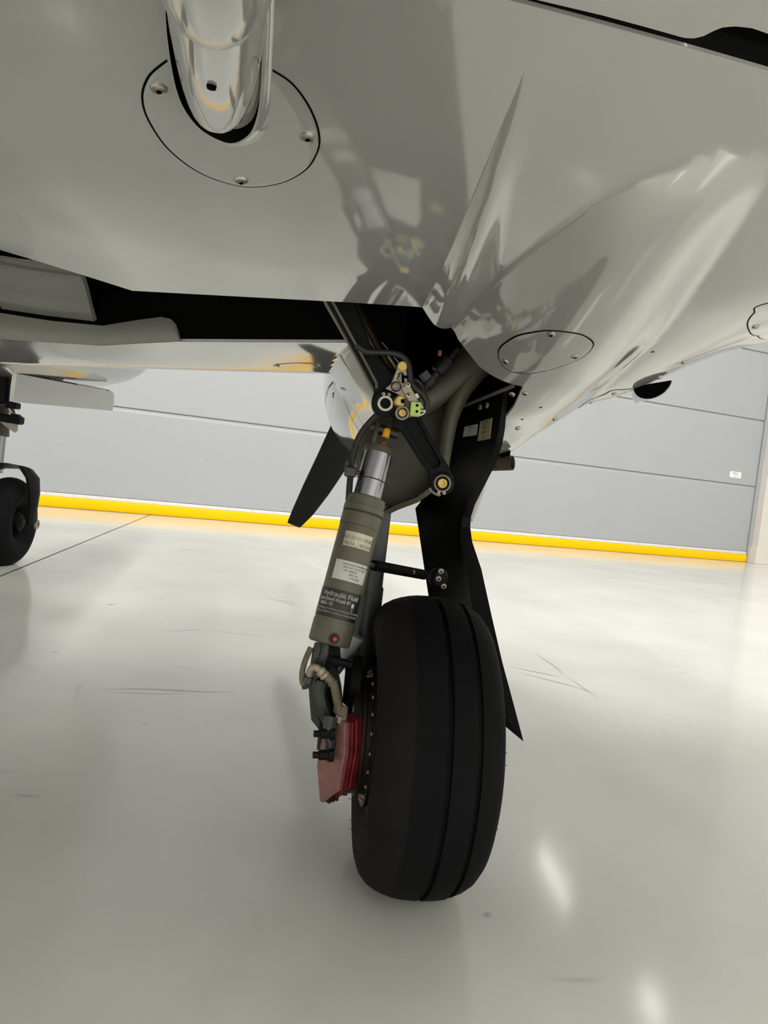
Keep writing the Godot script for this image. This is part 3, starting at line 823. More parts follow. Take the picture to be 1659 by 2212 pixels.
# ------------------------------------------------------------------ flap, its hinge fairing in the moulded socket
func build_flap() -> void:
	var front := [Vector2(-0.09386, 0.51191), Vector2(-0.07777, 0.50797), Vector2(-0.03855, 0.49898), Vector2(-0.00835, 0.49131), Vector2(0.0165, 0.48487), Vector2(0.02276, 0.4846), Vector2(0.02738, 0.48612), Vector2(0.03149, 0.48971), Vector2(0.03538, 0.49178), Vector2(0.04266, 0.49239), Vector2(0.05309, 0.49127), Vector2(0.06504, 0.48778)]
	var fx := []; var fz := []
	for p in front: fx.append(p.x); fz.append(p.y)
	var rows_ := []
	var x := -1.2
	while x < 1.5:
		var z0: float
		if x <= fx[0]: z0 = gap_z(x) + 0.009
		elif x >= fx[-1]: z0 = fz[-1] - 0.25 * (x - fx[-1])
		else:
			var i := 0
			while fx[i + 1] < x: i += 1
			z0 = lerpf(fz[i], fz[i + 1], (x - fx[i]) / (fx[i + 1] - fx[i]))
		var ring := []
		for k in 6:
			var a := PI * k / 10.0
			ring.append(Vector3(x, wing_y(x, z0) - 0.002 + 0.02 * cos(a) , z0 + 0.012 * (1.0 - sin(a))))
		for k in range(1, 9):
			var z := lerpf(z0 + 0.012, 0.98, k / 8.0)
			ring.append(Vector3(x, wing_y(x, minf(z, 0.8)) - 0.002 + maxf(0.0, z - 0.8) * 0.2, z))
		for k in range(8, -1, -1):
			var z := lerpf(z0, 0.98, k / 8.0)
			ring.append(Vector3(x, wing_y(x, minf(z, 0.8)) + 0.008 + 0.03 * (1.0 - k / 8.0), z))
		rows_.append(ring)
		x += 0.05 if x < -0.15 or x > 0.12 else 0.0025
	var mb := MB.new(); mb.rows(rows_, true); mb.cap(rows_[0], true); mb.cap(rows_[-1])
	obj("flap", mb, M.paint, airplane, 50.0)
	# mounting plate in the skin
	var o := access_panel([Vector2(-0.29694, 0.43472), Vector2(-0.29058, 0.45021), Vector2(-0.28186, 0.46001), Vector2(-0.26848, 0.46933), Vector2(-0.25009, 0.47373), Vector2(-0.23395, 0.47058), Vector2(-0.22049, 0.45954), Vector2(-0.2075, 0.44749), Vector2(-0.19704, 0.42703), Vector2(-0.19123, 0.40324), Vector2(-0.19262, 0.38375), Vector2(-0.20153, 0.36282), Vector2(-0.22073, 0.34561), Vector2(-0.24693, 0.34036), Vector2(-0.27361, 0.3554), Vector2(-0.29098, 0.38301), Vector2(-0.29777, 0.41347)], [Vector2(-0.28582, 0.44427), Vector2(-0.1983, 0.40167), Vector2(-0.24736, 0.34928)], "fairing_plate", 0.0052)
	# socket: a hollow bulge with an open, downward rim, rim line in plan with its height below the skin
	var rim := [Vector3(-0.26264, 0.75134, 0.53783), Vector3(-0.26712, 0.7475, 0.51705), Vector3(-0.27056, 0.74339, 0.49338), Vector3(-0.27286, 0.73866, 0.4619), Vector3(-0.27087, 0.73613, 0.43934), Vector3(-0.26309, 0.73497, 0.41953), Vector3(-0.24765, 0.73604, 0.40668), Vector3(-0.23428, 0.74, 0.41333), Vector3(-0.22722, 0.74489, 0.42986), Vector3(-0.22311, 0.75089, 0.45393), Vector3(-0.22051, 0.75639, 0.48128), Vector3(-0.21819, 0.7612, 0.5087), Vector3(-0.21608, 0.76477, 0.53021)]
	var rimp := smooth_line(rim, 5)
	var c := Vector2(-0.24, 0.60)
	var rings := [[], [], [], [], []]
	var ins := [[], []]
	for i in rimp.size():
		var v: Vector3 = rimp[i]
		var p := Vector2(v.x, v.z)
		var d3: Vector3 = rimp[mini(i + 1, rimp.size() - 1)] - rimp[maxi(i - 1, 0)]
		var tg := Vector2(d3.x, d3.z).normalized()
		var nn := Vector2(tg.y, -tg.x)
		if nn.dot(p - c) < 0: nn = -nn
		var front_k := clampf(-nn.y, 0.0, 1.0)
		var spread := 0.0025 + 0.017 * front_k
		for k in 5:
			var t := k / 4.0
			var q := p + nn * spread * (1.0 - cos(t * PI / 2.0))
			var yb := skin(q.x, minf(q.y, 0.49)) + maxf(0.0, q.y - 0.49) * 0.15 - 0.0006
			rings[k].append(Vector3(q.x, lerpf(v.y, yb, sin(t * PI / 2.0)), q.y))
		var p2 := p - nn * 0.0016
		ins[0].append(Vector3(p2.x, v.y + 0.0003, p2.y)); ins[1].append(Vector3(p2.x, v.y + 0.03, p2.y))
	var sk := MB.new(); sk.rows([ins[0], rings[0], rings[1], rings[2], rings[3], rings[4]])
	obj("fairing_socket", sk, M.paint, airplane, 60.0, false)
	var si := MB.new(); si.rows([ins[1], ins[0]]); si.cap(ins[1]); obj("socket_inside", si, M.cavity, airplane, 35.0, false)
	# the moving fairing: rounded nose inside the socket and the larger shell behind it
	fairing_body("flap_fairing", [[Vector3(-0.25133, 0.728, 0.43839), 0.5], [Vector3(-0.25083, 0.7275, 0.44131), 0.68], [Vector3(-0.24953, 0.726, 0.44877), 0.8], [Vector3(-0.24741, 0.7235, 0.46264), 0.89], [Vector3(-0.24436, 0.72, 0.48168), 0.95], [Vector3(-0.24055, 0.716, 0.50664), 0.98], [Vector3(-0.23616, 0.7125, 0.53649), 1.0], [Vector3(-0.23122, 0.709, 0.56775), 1.0], [Vector3(-0.22382, 0.705, 0.61337), 1.0], [Vector3(-0.245, 0.72, 0.82), 0.9]], 0.0228, o)
	fairing_body("fairing_shell", [[Vector3(-0.23235, 0.7085, 0.55924), 0.45], [Vector3(-0.23153, 0.7075, 0.56377), 0.72], [Vector3(-0.23057, 0.706, 0.57127), 0.88], [Vector3(-0.22845, 0.704, 0.58549), 0.98], [Vector3(-0.22476, 0.702, 0.608), 1.0], [Vector3(-0.21913, 0.7, 0.64207), 1.03], [Vector3(-0.246, 0.702, 0.80), 1.0], [Vector3(-0.246, 0.715, 0.90), 0.75], [Vector3(-0.246, 0.75, 0.96), 0.3]], 0.0262, o)
	var hm := MB.new(); hm.lathe(Vector3(-0.23985, 0.7146, 0.51751), Vector3(0.0, -1, -0.15), [Vector2(0.0026, 0.0), Vector2(0.0022, 0.0014), Vector2(0.0001, 0.0014)], 12); obj("drain_hole", hm, M.black, o)
func fairing_body(called: String, st: Array, w: float, parent: Node) -> void:
	var rings := []
	for s in st:
		var p: Vector3 = s[0]; var k: float = s[1]
		var ring := []
		for i in 29:
			var a := PI * i / 28.0
			ring.append(Vector3(p.x + signf(cos(a)) * pow(absf(cos(a)), 0.75) * w * maxf(k, 0.01), p.y + 0.03 * (1.0 - pow(sin(a), 0.75)) * maxf(k, 0.15), p.z))
		for e in [0, 28]:                                # the sides run up to the flap
			ring[e] = Vector3(ring[e].x, lerpf(ring[e].y + 0.02, wing_y(p.x, minf(p.z, 0.8)) + maxf(0.0, p.z - 0.8) * 0.2 - 0.001, sm(0.50, 0.56, p.z)), p.z)
		rings.append(ring)
	var mb := MB.new(); mb.rows(rings); mb.cap(rings[0]); mb.cap(rings[-1], true)
	obj(called, mb, M.paint, airplane, 60.0, false)

# ------------------------------------------------------------------ main gear: leg, shock absorber, door, links
func XY(z: float) -> Array: return [Vector3(0, 0, z), Basis.IDENTITY]
func build_main_gear() -> void:
	# cast leg
	var lm := MB.new()
	lm.plate([Vector2(0.05171, 0.72572), Vector2(0.05221, 0.68894), Vector2(0.03439, 0.66257), Vector2(0.01242, 0.63828), Vector2(0.00997, 0.62011), Vector2(0.00507, 0.55542), Vector2(0.00164, 0.5228), Vector2(-0.028, 0.49641), Vector2(-0.05449, 0.48333), Vector2(-0.0769, 0.46942), Vector2(-0.08694, 0.44905), Vector2(-0.09194, 0.43563), Vector2(-0.1031, 0.47959), Vector2(-0.1135, 0.5169), Vector2(-0.1235, 0.55083), Vector2(-0.11485, 0.57717), Vector2(-0.10369, 0.60376), Vector2(-0.07693, 0.61636), Vector2(-0.048, 0.6451), Vector2(-0.02552, 0.67438), Vector2(-0.00357, 0.6973), Vector2(0.01443, 0.72103)], Vector3(0, 0, -0.05), Basis.IDENTITY, 0.05, 0.008)
	var leg := obj("gear_leg", lm, M.castgrey, airplane)
	var rb := MB.new()
	rb.tube([Vector3(0.04866, 0.70758, -0.05), Vector3(0.01806, 0.66252, -0.05), Vector3(0.00317, 0.61918, -0.048), Vector3(-7e-05, 0.57408, -0.048), Vector3(-0.00102, 0.5258, -0.048)], [0.014, 0.008], 14)
	obj("rib", rb, M.castgrey, leg)
	var t2 := MB.new()
	t2.tube([Vector3(0.04891, 0.71564, -0.06), Vector3(0.00557, 0.67504, -0.06), Vector3(-0.04195, 0.6328, -0.06), Vector3(-0.07493, 0.6078, -0.06)], [0.026, 0.018], 18)
	obj("trunnion_tube", t2, M.castgrey, leg)
	var po := MB.new()
	po.lathe(Vector3(-0.08167, 0.48712, -0.07), Vector3(-0.08296, 0.32792, -0.07) - Vector3(-0.08167, 0.48712, -0.07), [Vector2(0.0001, 0.0), Vector2(0.019, 0.0), Vector2(0.019, 0.115), Vector2(0.021, 0.118), Vector2(0.021, 0.24), Vector2(0.0001, 0.24)], 20)
	obj("leg_tube", po, M.arm, leg)
	var hy := MB.new()
	hy.lathe(Vector3(-0.04743, 0.64301, -0.03), Vector3(-0.00937, 0.69714, -0.03) - Vector3(-0.04743, 0.64301, -0.03), [Vector2(0.0001, 0.0), Vector2(0.006, 0.0), Vector2(0.006, 0.014), Vector2(0.009, 0.014), Vector2(0.009, 0.026), Vector2(0.006, 0.026), Vector2(0.006, 0.036), Vector2(0.010, 0.038), Vector2(0.010, 0.060), Vector2(0.004, 0.062), Vector2(0.004, 0.08), Vector2(0.0001, 0.08)], 14)
	hy.tube([Vector3(-0.06203, 0.64936, -0.02), Vector3(-0.0592, 0.65638, -0.01), Vector3(-0.05165, 0.65487, -0.01), Vector3(-0.04291, 0.64553, -0.02)], 0.0035, 8)
	obj("hydraulic_fitting", hy, M.blackrubber, leg)
	var fc := MB.new(); fc.box(Vector3(-0.04298, 0.66545, -0.018), Vector3(0.012, 0.012, 0.01), Basis(Vector3.BACK, 0.8), 0.001); obj("fitting_nut", fc, M.arm, leg)
	var fo := MB.new(); fo.box(Vector3(-0.027, 0.6976, -0.02), Vector3(0.005, 0.008, 0.004), Basis.IDENTITY, 0.001); obj("wire_tag", fo, M.redface, leg)
	# shock absorber
	var T := Vector3(-0.09189, 0.5776, 0); var B := Vector3(-0.13561, 0.31603, 0.056)
	var w := (T - B).normalized()
	var eye := Vector3(-0.1652, 0.5313, 0.8751)
	var f := (eye - B); f = (f - w * f.dot(w)).normalized()
	var fr := Transform3D(Basis(w.cross(f), w, f), B)
	var L := (T - B).length()
	var R := 0.0252
	var at := func(px: Vector3) -> float: return (px - B).dot(w)
	var yt: float = at.call(Vector3(-0.10493, 0.49785, 0.016))
	var cm := MB.new()
	cm.lathe(B, w, [Vector2(0.0001, 0.0), Vector2(R * 0.95, 0.0), Vector2(R * 1.035, 0.0025), Vector2(R * 1.035, 0.027), Vector2(R, 0.029), Vector2(R, yt - 0.040), Vector2(R * 1.02, yt - 0.038), Vector2(R * 1.02, yt - 0.024), Vector2(R * 0.985, yt - 0.0235), Vector2(R * 0.985, yt - 0.021), Vector2(R * 1.03, yt - 0.0205), Vector2(R * 1.03, yt - 0.0135), Vector2(R * 0.975, yt - 0.013), Vector2(R * 0.975, yt - 0.0012), Vector2(R * 0.93, yt), Vector2(0.018, yt)], 56)
	var sh := obj("shock_absorber", cm, M.strut, airplane)
	var grv := MB.new()
	for yy in [0.0282, yt - 0.0392, yt - 0.0222]:
		grv.lathe(B + w * yy, w, [Vector2(R * 0.98, -0.0007), Vector2(R * 1.008, -0.0006), Vector2(R * 1.008, 0.0006), Vector2(R * 0.98, 0.0007)], 56)
	obj("groove_ring", grv, M.ink, sh)
	var ch := MB.new()
	var y1: float = at.call(Vector3(-0.09547, 0.55726, 0.004))
	ch.lathe(B, w, [Vector2(0.0182, yt - 0.006), Vector2(0.0182, y1 - 0.001), Vector2(0.0001, y1 - 0.001)], 48)
	obj("piston", ch, M.chrome, sh)
	var gr := MB.new(); gr.lathe(B, w, [Vector2(0.0182, yt + 0.0225), Vector2(0.0186, yt + 0.0228), Vector2(0.0186, yt + 0.0238), Vector2(0.0182, yt + 0.024)], 48)
	obj("grease_line", gr, M.ink, sh)
	var co := MB.new(); co.lathe(B, w, [Vector2(0.0182, y1 - 0.002), Vector2(0.0200, y1 - 0.0005), Vector2(0.0200, y1 + 0.0055), Vector2(0.0190, y1 + 0.007), Vector2(0.0001, y1 + 0.007)], 48)
	obj("collar", co, M.castgrey, sh)
	# top fork with its pin, charging valve and caps
	var fk := MB.new()
	for s in [-1.0, 1.0]:
		var b2 := Basis(f * -s, w, (w.cross(f)) * s) if s > 0 else Basis(f, w, w.cross(f) * -1.0)
		fk.plate([Vector2(-0.010, 0.0), Vector2(0.010, 0.0), Vector2(0.011, 0.014), Vector2(0.009, 0.032), Vector2(0.005, 0.038), Vector2(-0.005, 0.038), Vector2(-0.009, 0.032), Vector2(-0.011, 0.014)], B + w * (y1 + 0.005) + w.cross(f) * (0.0105 * s - 0.003), b2, 0.006, 0.0015)
	obj("fork", fk, M.castgrey, sh)
	var pn := MB.new(); pn.lathe(B + w * (y1 + 0.031) - w.cross(f) * 0.022, w.cross(f), [Vector2(0.0001, 0.0), Vector2(0.0072, 0.0), Vector2(0.0072, 0.040), Vector2(0.0001, 0.040)], 16); obj("fork_pin", pn, M.arm, sh)
	var vb := MB.new(); vb.lathe(B + w * (y1 + 0.006) + f * 0.012 + w.cross(f) * 0.002, w, [Vector2(0.0001, 0.0), Vector2(0.0034, 0.0), Vector2(0.0034, 0.005), Vector2(0.0001, 0.005)], 12); obj("valve_ring", vb, M.redcap, sh)
	var vy := MB.new(); vy.lathe(B + w * (y1 + 0.011) + f * 0.012 + w.cross(f) * 0.002, w, [Vector2(0.0001, 0.0), Vector2(0.003, 0.0), Vector2(0.003, 0.006), Vector2(0.0025, 0.007), Vector2(0.0001, 0.007)], 6); obj("valve_stem", vy, M.arm, sh)
	var vc := MB.new(); vc.lathe(B + w * (y1 + 0.018) + f * 0.012 + w.cross(f) * 0.003, w, [Vector2(0.0001, 0.0), Vector2(0.0048, 0.0005), Vector2(0.0048, 0.010), Vector2(0.004, 0.012), Vector2(0.0001, 0.012)], 14); obj("valve_cap", vc, M.yellowcap, sh)
	# placards
	var l1 := bent_patch(sh, "part_plate", fr, R, -0.62, 0.88, yt - 0.068, yt - 0.0495, M.silverlabel)
	bent_text(l1, "D67-3210-10-00", fr, R + 0.0005, 0.08, yt - 0.0570, 0.0060, M.inkgrey)
	bent_text(l1, "679634_246534", fr, R + 0.0005, 0.04, yt - 0.0645, 0.0060, M.inkgrey)
	var l2 := bent_patch(sh, "data_sticker", fr, R, -0.73, 1.05, yt - 0.110, yt - 0.086, M.label)
	for k in 5:
		bent_text(l2, ["Component identification", "P/N  D67-3210-10-00", "S/N  246534", "MFD  05", "CHECKED"][k], fr, R + 0.0005, [0.38, 0.32, 0.10, 0.32, 0.42][k], yt - 0.0898 - 0.0041 * k, 0.0028, M.inkgrey)
	var l3 := bent_patch(sh, "fluid_placard", fr, R, -1.52, 1.25, 0.0315, 0.0665, M.blacklabel)
	bent_text(l3, "Hydraulic Fluid", fr, R + 0.0005, 0.00, 0.0600, 0.0074, M.label)
	bent_text(l3, "AeroShell Fluid 41", fr, R + 0.0005, -0.30, 0.0532, 0.0055, M.label)
	bent_text(l3, "AMG-10", fr, R + 0.0005, -0.68, 0.0475, 0.0055, M.label)
	bent_text(l3, "CAUTION: Mixing of different fluid types is not allowed!", fr, R + 0.0005, -0.05, 0.0418, 0.0029, M.inklight)
	bent_text(l3, "Refer to AMM for refilling of hydraulic fluid.", fr, R + 0.0005, 0.00, 0.0376, 0.0029, M.inklight)
	bent_patch(l3, "white_box", fr, R + 0.0004, 0.62, 0.76, 0.0485, 0.0535, M.label)
	bent_patch(l3, "white_box", fr, R + 0.0004, 0.64, 0.75, 0.0425, 0.0475, M.redface)
	# filler screw near the foot
	var fs := MB.new(); var fsd := (f * cos(0.18) + w.cross(f) * sin(0.18))
	fs.lathe(B + w * 0.0085 + fsd * (R * 1.02), fsd, [Vector2(0.0068, 0.0), Vector2(0.0068, 0.003), Vector2(0.0045, 0.003), Vector2(0.0040, 0.0062), Vector2(0.0001, 0.0062)], 16); obj("filler_screw", fs, M.rust, sh)
	var fs2 := MB.new(); fs2.lathe(B + w * 0.0085 + fsd * (R * 1.02 + 0.0062), fsd, [Vector2(0.0026, 0.0), Vector2(0.0022, 0.001), Vector2(0.0001, 0.001)], 10); obj("filler_mark", fs2, M.redcap, sh)
	# hose that runs up the inboard side
	var ho := MB.new()
	ho.tube([Vector3(-0.12709, 0.47558, 0.02), Vector3(-0.12884, 0.51073, 0.015), Vector3(-0.12856, 0.5493, 0.01), Vector3(-0.12196, 0.57672, 0.01), Vector3(-0.10834, 0.59828, 0.02), Vector3(-0.09385, 0.6137, 0.03)], 0.0042, 10)
	obj("brake_hose", ho, M.blackrubber, airplane)
	var cl := MB.new(); cl.box(Vector3(-0.12972, 0.52902, 0.018), Vector3(0.015, 0.014, 0.014), Basis(Vector3.BACK, -0.05), 0.002); cl.box(Vector3(-0.1354, 0.53253, 0.018), Vector3(0.003, 0.020, 0.006), Basis.IDENTITY, 0.001); cl.box(Vector3(-0.12062, 0.52879, 0.014), Vector3(0.014, 0.005, 0.006), Basis.IDENTITY, 0.001)
	obj("hose_clamp", cl, M.arm, airplane)
	# gear door hung on the outboard side: rows from top to bottom, aft edge A, forward edge F
	var dr := [
		[Vector3(0.066, 0.6616, 0.00145), Vector3(0.058, 0.65816, -0.31162), 0.005], [Vector3(0.066, 0.64608, -0.0007), Vector3(0.056, 0.64441, -0.30611), 0.006], [Vector3(0.067, 0.62923, -0.00142), Vector3(0.054, 0.61924, -0.29795), 0.007], [Vector3(0.068, 0.60806, -0.00252), Vector3(0.050, 0.61, -0.32), 0.008], [Vector3(0.069, 0.587, -0.01065), Vector3(0.040, 0.585, -0.31), 0.009], [Vector3(0.07, 0.56561, -0.03107), Vector3(0.030, 0.56, -0.30), 0.009],
		[Vector3(0.071, 0.54629, -0.06427), Vector3(0.022, 0.535, -0.29), 0.010], [Vector3(0.072, 0.52326, -0.10441), Vector3(0.012, 0.515, -0.27), 0.010], [Vector3(0.073, 0.49904, -0.14505), Vector3(0.002, 0.49, -0.24), 0.011], [Vector3(0.0745, 0.47721, -0.16962), Vector3(-0.0093, 0.48076, -0.21), 0.013], [Vector3(0.076, 0.461, -0.17112), Vector3(-0.00432, 0.45781, -0.2), 0.016], [Vector3(0.078, 0.44068, -0.15603), Vector3(0.00356, 0.42841, -0.2), 0.019], [Vector3(0.081, 0.40713, -0.09004), Vector3(0.01425, 0.38775, -0.2), 0.023],
		[Vector3(0.085, 0.35388, -0.02057), Vector3(0.02739, 0.3394, -0.2), 0.026], [Vector3(0.089, 0.3074, 0.04062), Vector3(0.04172, 0.29465, -0.2), 0.026], [Vector3(0.092, 0.2744, 0.09304), Vector3(0.05963, 0.2373, -0.19), 0.026], [Vector3(0.095, 0.24369, 0.1392), Vector3(0.08287, 0.19889, -0.15), 0.024]]
	var inner := []; var outer := []
	for q in dr:
		var A: Vector3 = q[0]; var F: Vector3 = q[1]; var d: float = q[2]
		var C := Vector3(A.x * 1.05 + 0.004, (A.y + F.y) * 0.5, lerpf(A.z, F.z, 0.8))
		var A2 := A + Vector3(-d, 0.0, 0.0) 
		if q == dr[-1]: A2 += Vector3(0, 0.012, -0.03)
		var ir := []; var orr := []
		for k in 15:
			var t := k / 14.0
			ir.append(A2.lerp(C - Vector3(d, 0, 0), t).lerp((C - Vector3(d, 0, 0)).lerp(F, t), t))
			orr.append(A.lerp(C, t).lerp(C.lerp(F + Vector3(0.004, 0, -0.004), t), t) + Vector3(0.0, 0, 0))
		inner.append(ir); outer.append(orr)
	var dm := MB.new(); dm.rows(inner)
	var door := obj("gear_door", dm, M.carbon, airplane, 40.0, false)
	var de := MB.new()
	var e0 := []; var e1 := []
	for i in dr.size(): e0.append(inner[i][0]); e1.append(outer[i][0])
	de.rows([e0, e1]); de.rows([inner[0], outer[0]]); de.rows([inner[-1], outer[-1]])
	obj("door_edge", de, M.link, door, 40.0, false)
	var do_ := MB.new(); do_.rows(outer); obj("door_skin", do_, M.paint, door, 40.0, false)
	# painted fairing lobe that shows beyond the waist of the door
	var lb := MB.new()
	lb.plate([Vector2(0.10329, 0.54448), Vector2(0.09989, 0.52147), Vector2(0.09173, 0.48655), Vector2(0.08616, 0.46853), Vector2(0.07253, 0.47321), Vector2(0.07105, 0.51841), Vector2(0.08646, 0.55019)], Vector3(0, 0, -0.20), Basis.IDENTITY, 0.012, 0.004)
	obj("door_lobe", lb, M.doorpaint, door)
	# hinge bar along the top of the door, with bolts
	var hb := MB.new()
	hb.tube([Vector3(0.06, 0.65735, 0.04134), Vector3(0.059, 0.65784, -0.0999), Vector3(0.056, 0.65702, -0.30098)], 0.0028, 8, 1)
	obj("hinge_bar", hb, M.linkedge, door)
	for v in [Vector3(0.0555, 0.64215, -0.09483), Vector3(0.056, 0.64133, -0.05537)]: screw(v + Vector3(-0.003, 0, 0), Vector3(-1, 0, 0.25), 0.0042, door, M.bracket, "hinge_bolt")
	# two stickers on the inside of the door
	sticker(door, "white_sticker", [Vector3(0.055, 0.61999, -0.19874), Vector3(0.0575, 0.61967, -0.11835), Vector3(0.0575, 0.60314, -0.11902), Vector3(0.055, 0.60385, -0.20414)], M.label, ["D67-5210", "1 of 2", "OK"])
	sticker(door, "yellowed_sticker", [Vector3(0.058, 0.62222, -0.10399), Vector3(0.06, 0.6236, -0.04459), Vector3(0.06, 0.59478, -0.04386), Vector3(0.058, 0.59377, -0.10736)], M.tan, ["D67-5210-11", "PART NO", "S/N 0117", "2017"])
	# strut between leg and door
	var rd := MB.new(); var ra := Vector3(-0.08787, 0.41253, 0.015); var rz := Vector3(-0.00824, 0.39689, -0.05)
	var rw := (rz - ra).normalized(); var rlen := (rz - ra).length()
	rd.lathe(ra, rw, [Vector2(0.0001, 0.0), Vector2(0.0066, 0.0), Vector2(0.0070, 0.002), Vector2(0.0070, rlen - 0.002), Vector2(0.0055, rlen), Vector2(0.0001, rlen)], 18)
	var rod := obj("door_rod", rd, M.carbon, airplane)
	var rs := MB.new(); rs.lathe(ra - rw * 0.010, rw, [Vector2(0.0001, 0.0), Vector2(0.004, 0.0), Vector2(0.004, 0.010), Vector2(0.0001, 0.010)], 10); obj("rod_end", rs, M.arm, rod)
	var rs2 := MB.new(); rs2.lathe(rz, rw, [Vector2(0.0001, -0.001), Vector2(0.004, 0.0), Vector2(0.004, 0.012), Vector2(0.0001, 0.012)], 10); obj("rod_end", rs2, M.arm, rod)
	var rt := MB.new(); rt.box(ra.lerp(rz, 0.72) + Vector3(0, 0.002, 0.0066), Vector3(0.008, 0.005, 0.001), Basis(Vector3.BACK, -0.18), 0.0003); obj("rod_tag", rt, M.linkedge, rod)
	var lg := MB.new(); lg.lathe(Vector3(0.01133, 0.39463, -0.055), Vector3(0.1, 0, 1), [Vector2(0.0001, 0.0), Vector2(0.014, 0.0), Vector2(0.014, 0.006), Vector2(0.010, 0.012), Vector2(0.0001, 0.012)], 18)
	lg.box(Vector3(-0.00361, 0.39667, -0.05), Vector3(0.012, 0.010, 0.012), Basis.IDENTITY, 0.002)
	var lug := obj("door_lug", lg, M.link, door)
	for v in [Vector3(0.0114, 0.40555, -0.04), Vector3(0.00935, 0.39497, -0.04), Vector3(0.01865, 0.38454, -0.045)]: screw(v, Vector3(0.1, -0.1, 1), 0.0042, lug, M.bracket, "lug_bolt")
func sticker(parent: Node, called: String, q: Array, m: Material, lines: Array) -> void:
	var mb := MB.new()
	var ux: Vector3 = (q[1] - q[0]).normalized(); var uy: Vector3 = ((q[0] - q[3]) as Vector3).normalized()
	var n := ux.cross(uy).normalized()
	if n.x > 0: n = -n
	var p := []
	for v in q: p.append(v + n * 0.0012)
	mb.rows([q, p], true); mb.quad(p[0], p[1], p[2], p[3])
	var o := obj(called, mb, m, parent, 30.0, false)
	var h: float = (q[0] - q[3]).length(); var wd: float = (q[1] - q[0]).length()
	uy = (uy - ux * uy.dot(ux)).normalized()
	var nn := ux.cross(uy)
	for k in lines.size():
		var t: float = (k + 0.6) / (lines.size() + 0.2)
		var c: Vector3 = (p[0] + p[1]) * 0.5 + ((p[3] + p[2]) - (p[0] + p[1])) * 0.5 * t
		flat_text(o, lines[k], c + n * 0.0004, Basis(ux, uy, nn), h / (lines.size() + 1.2), M.inkgrey)

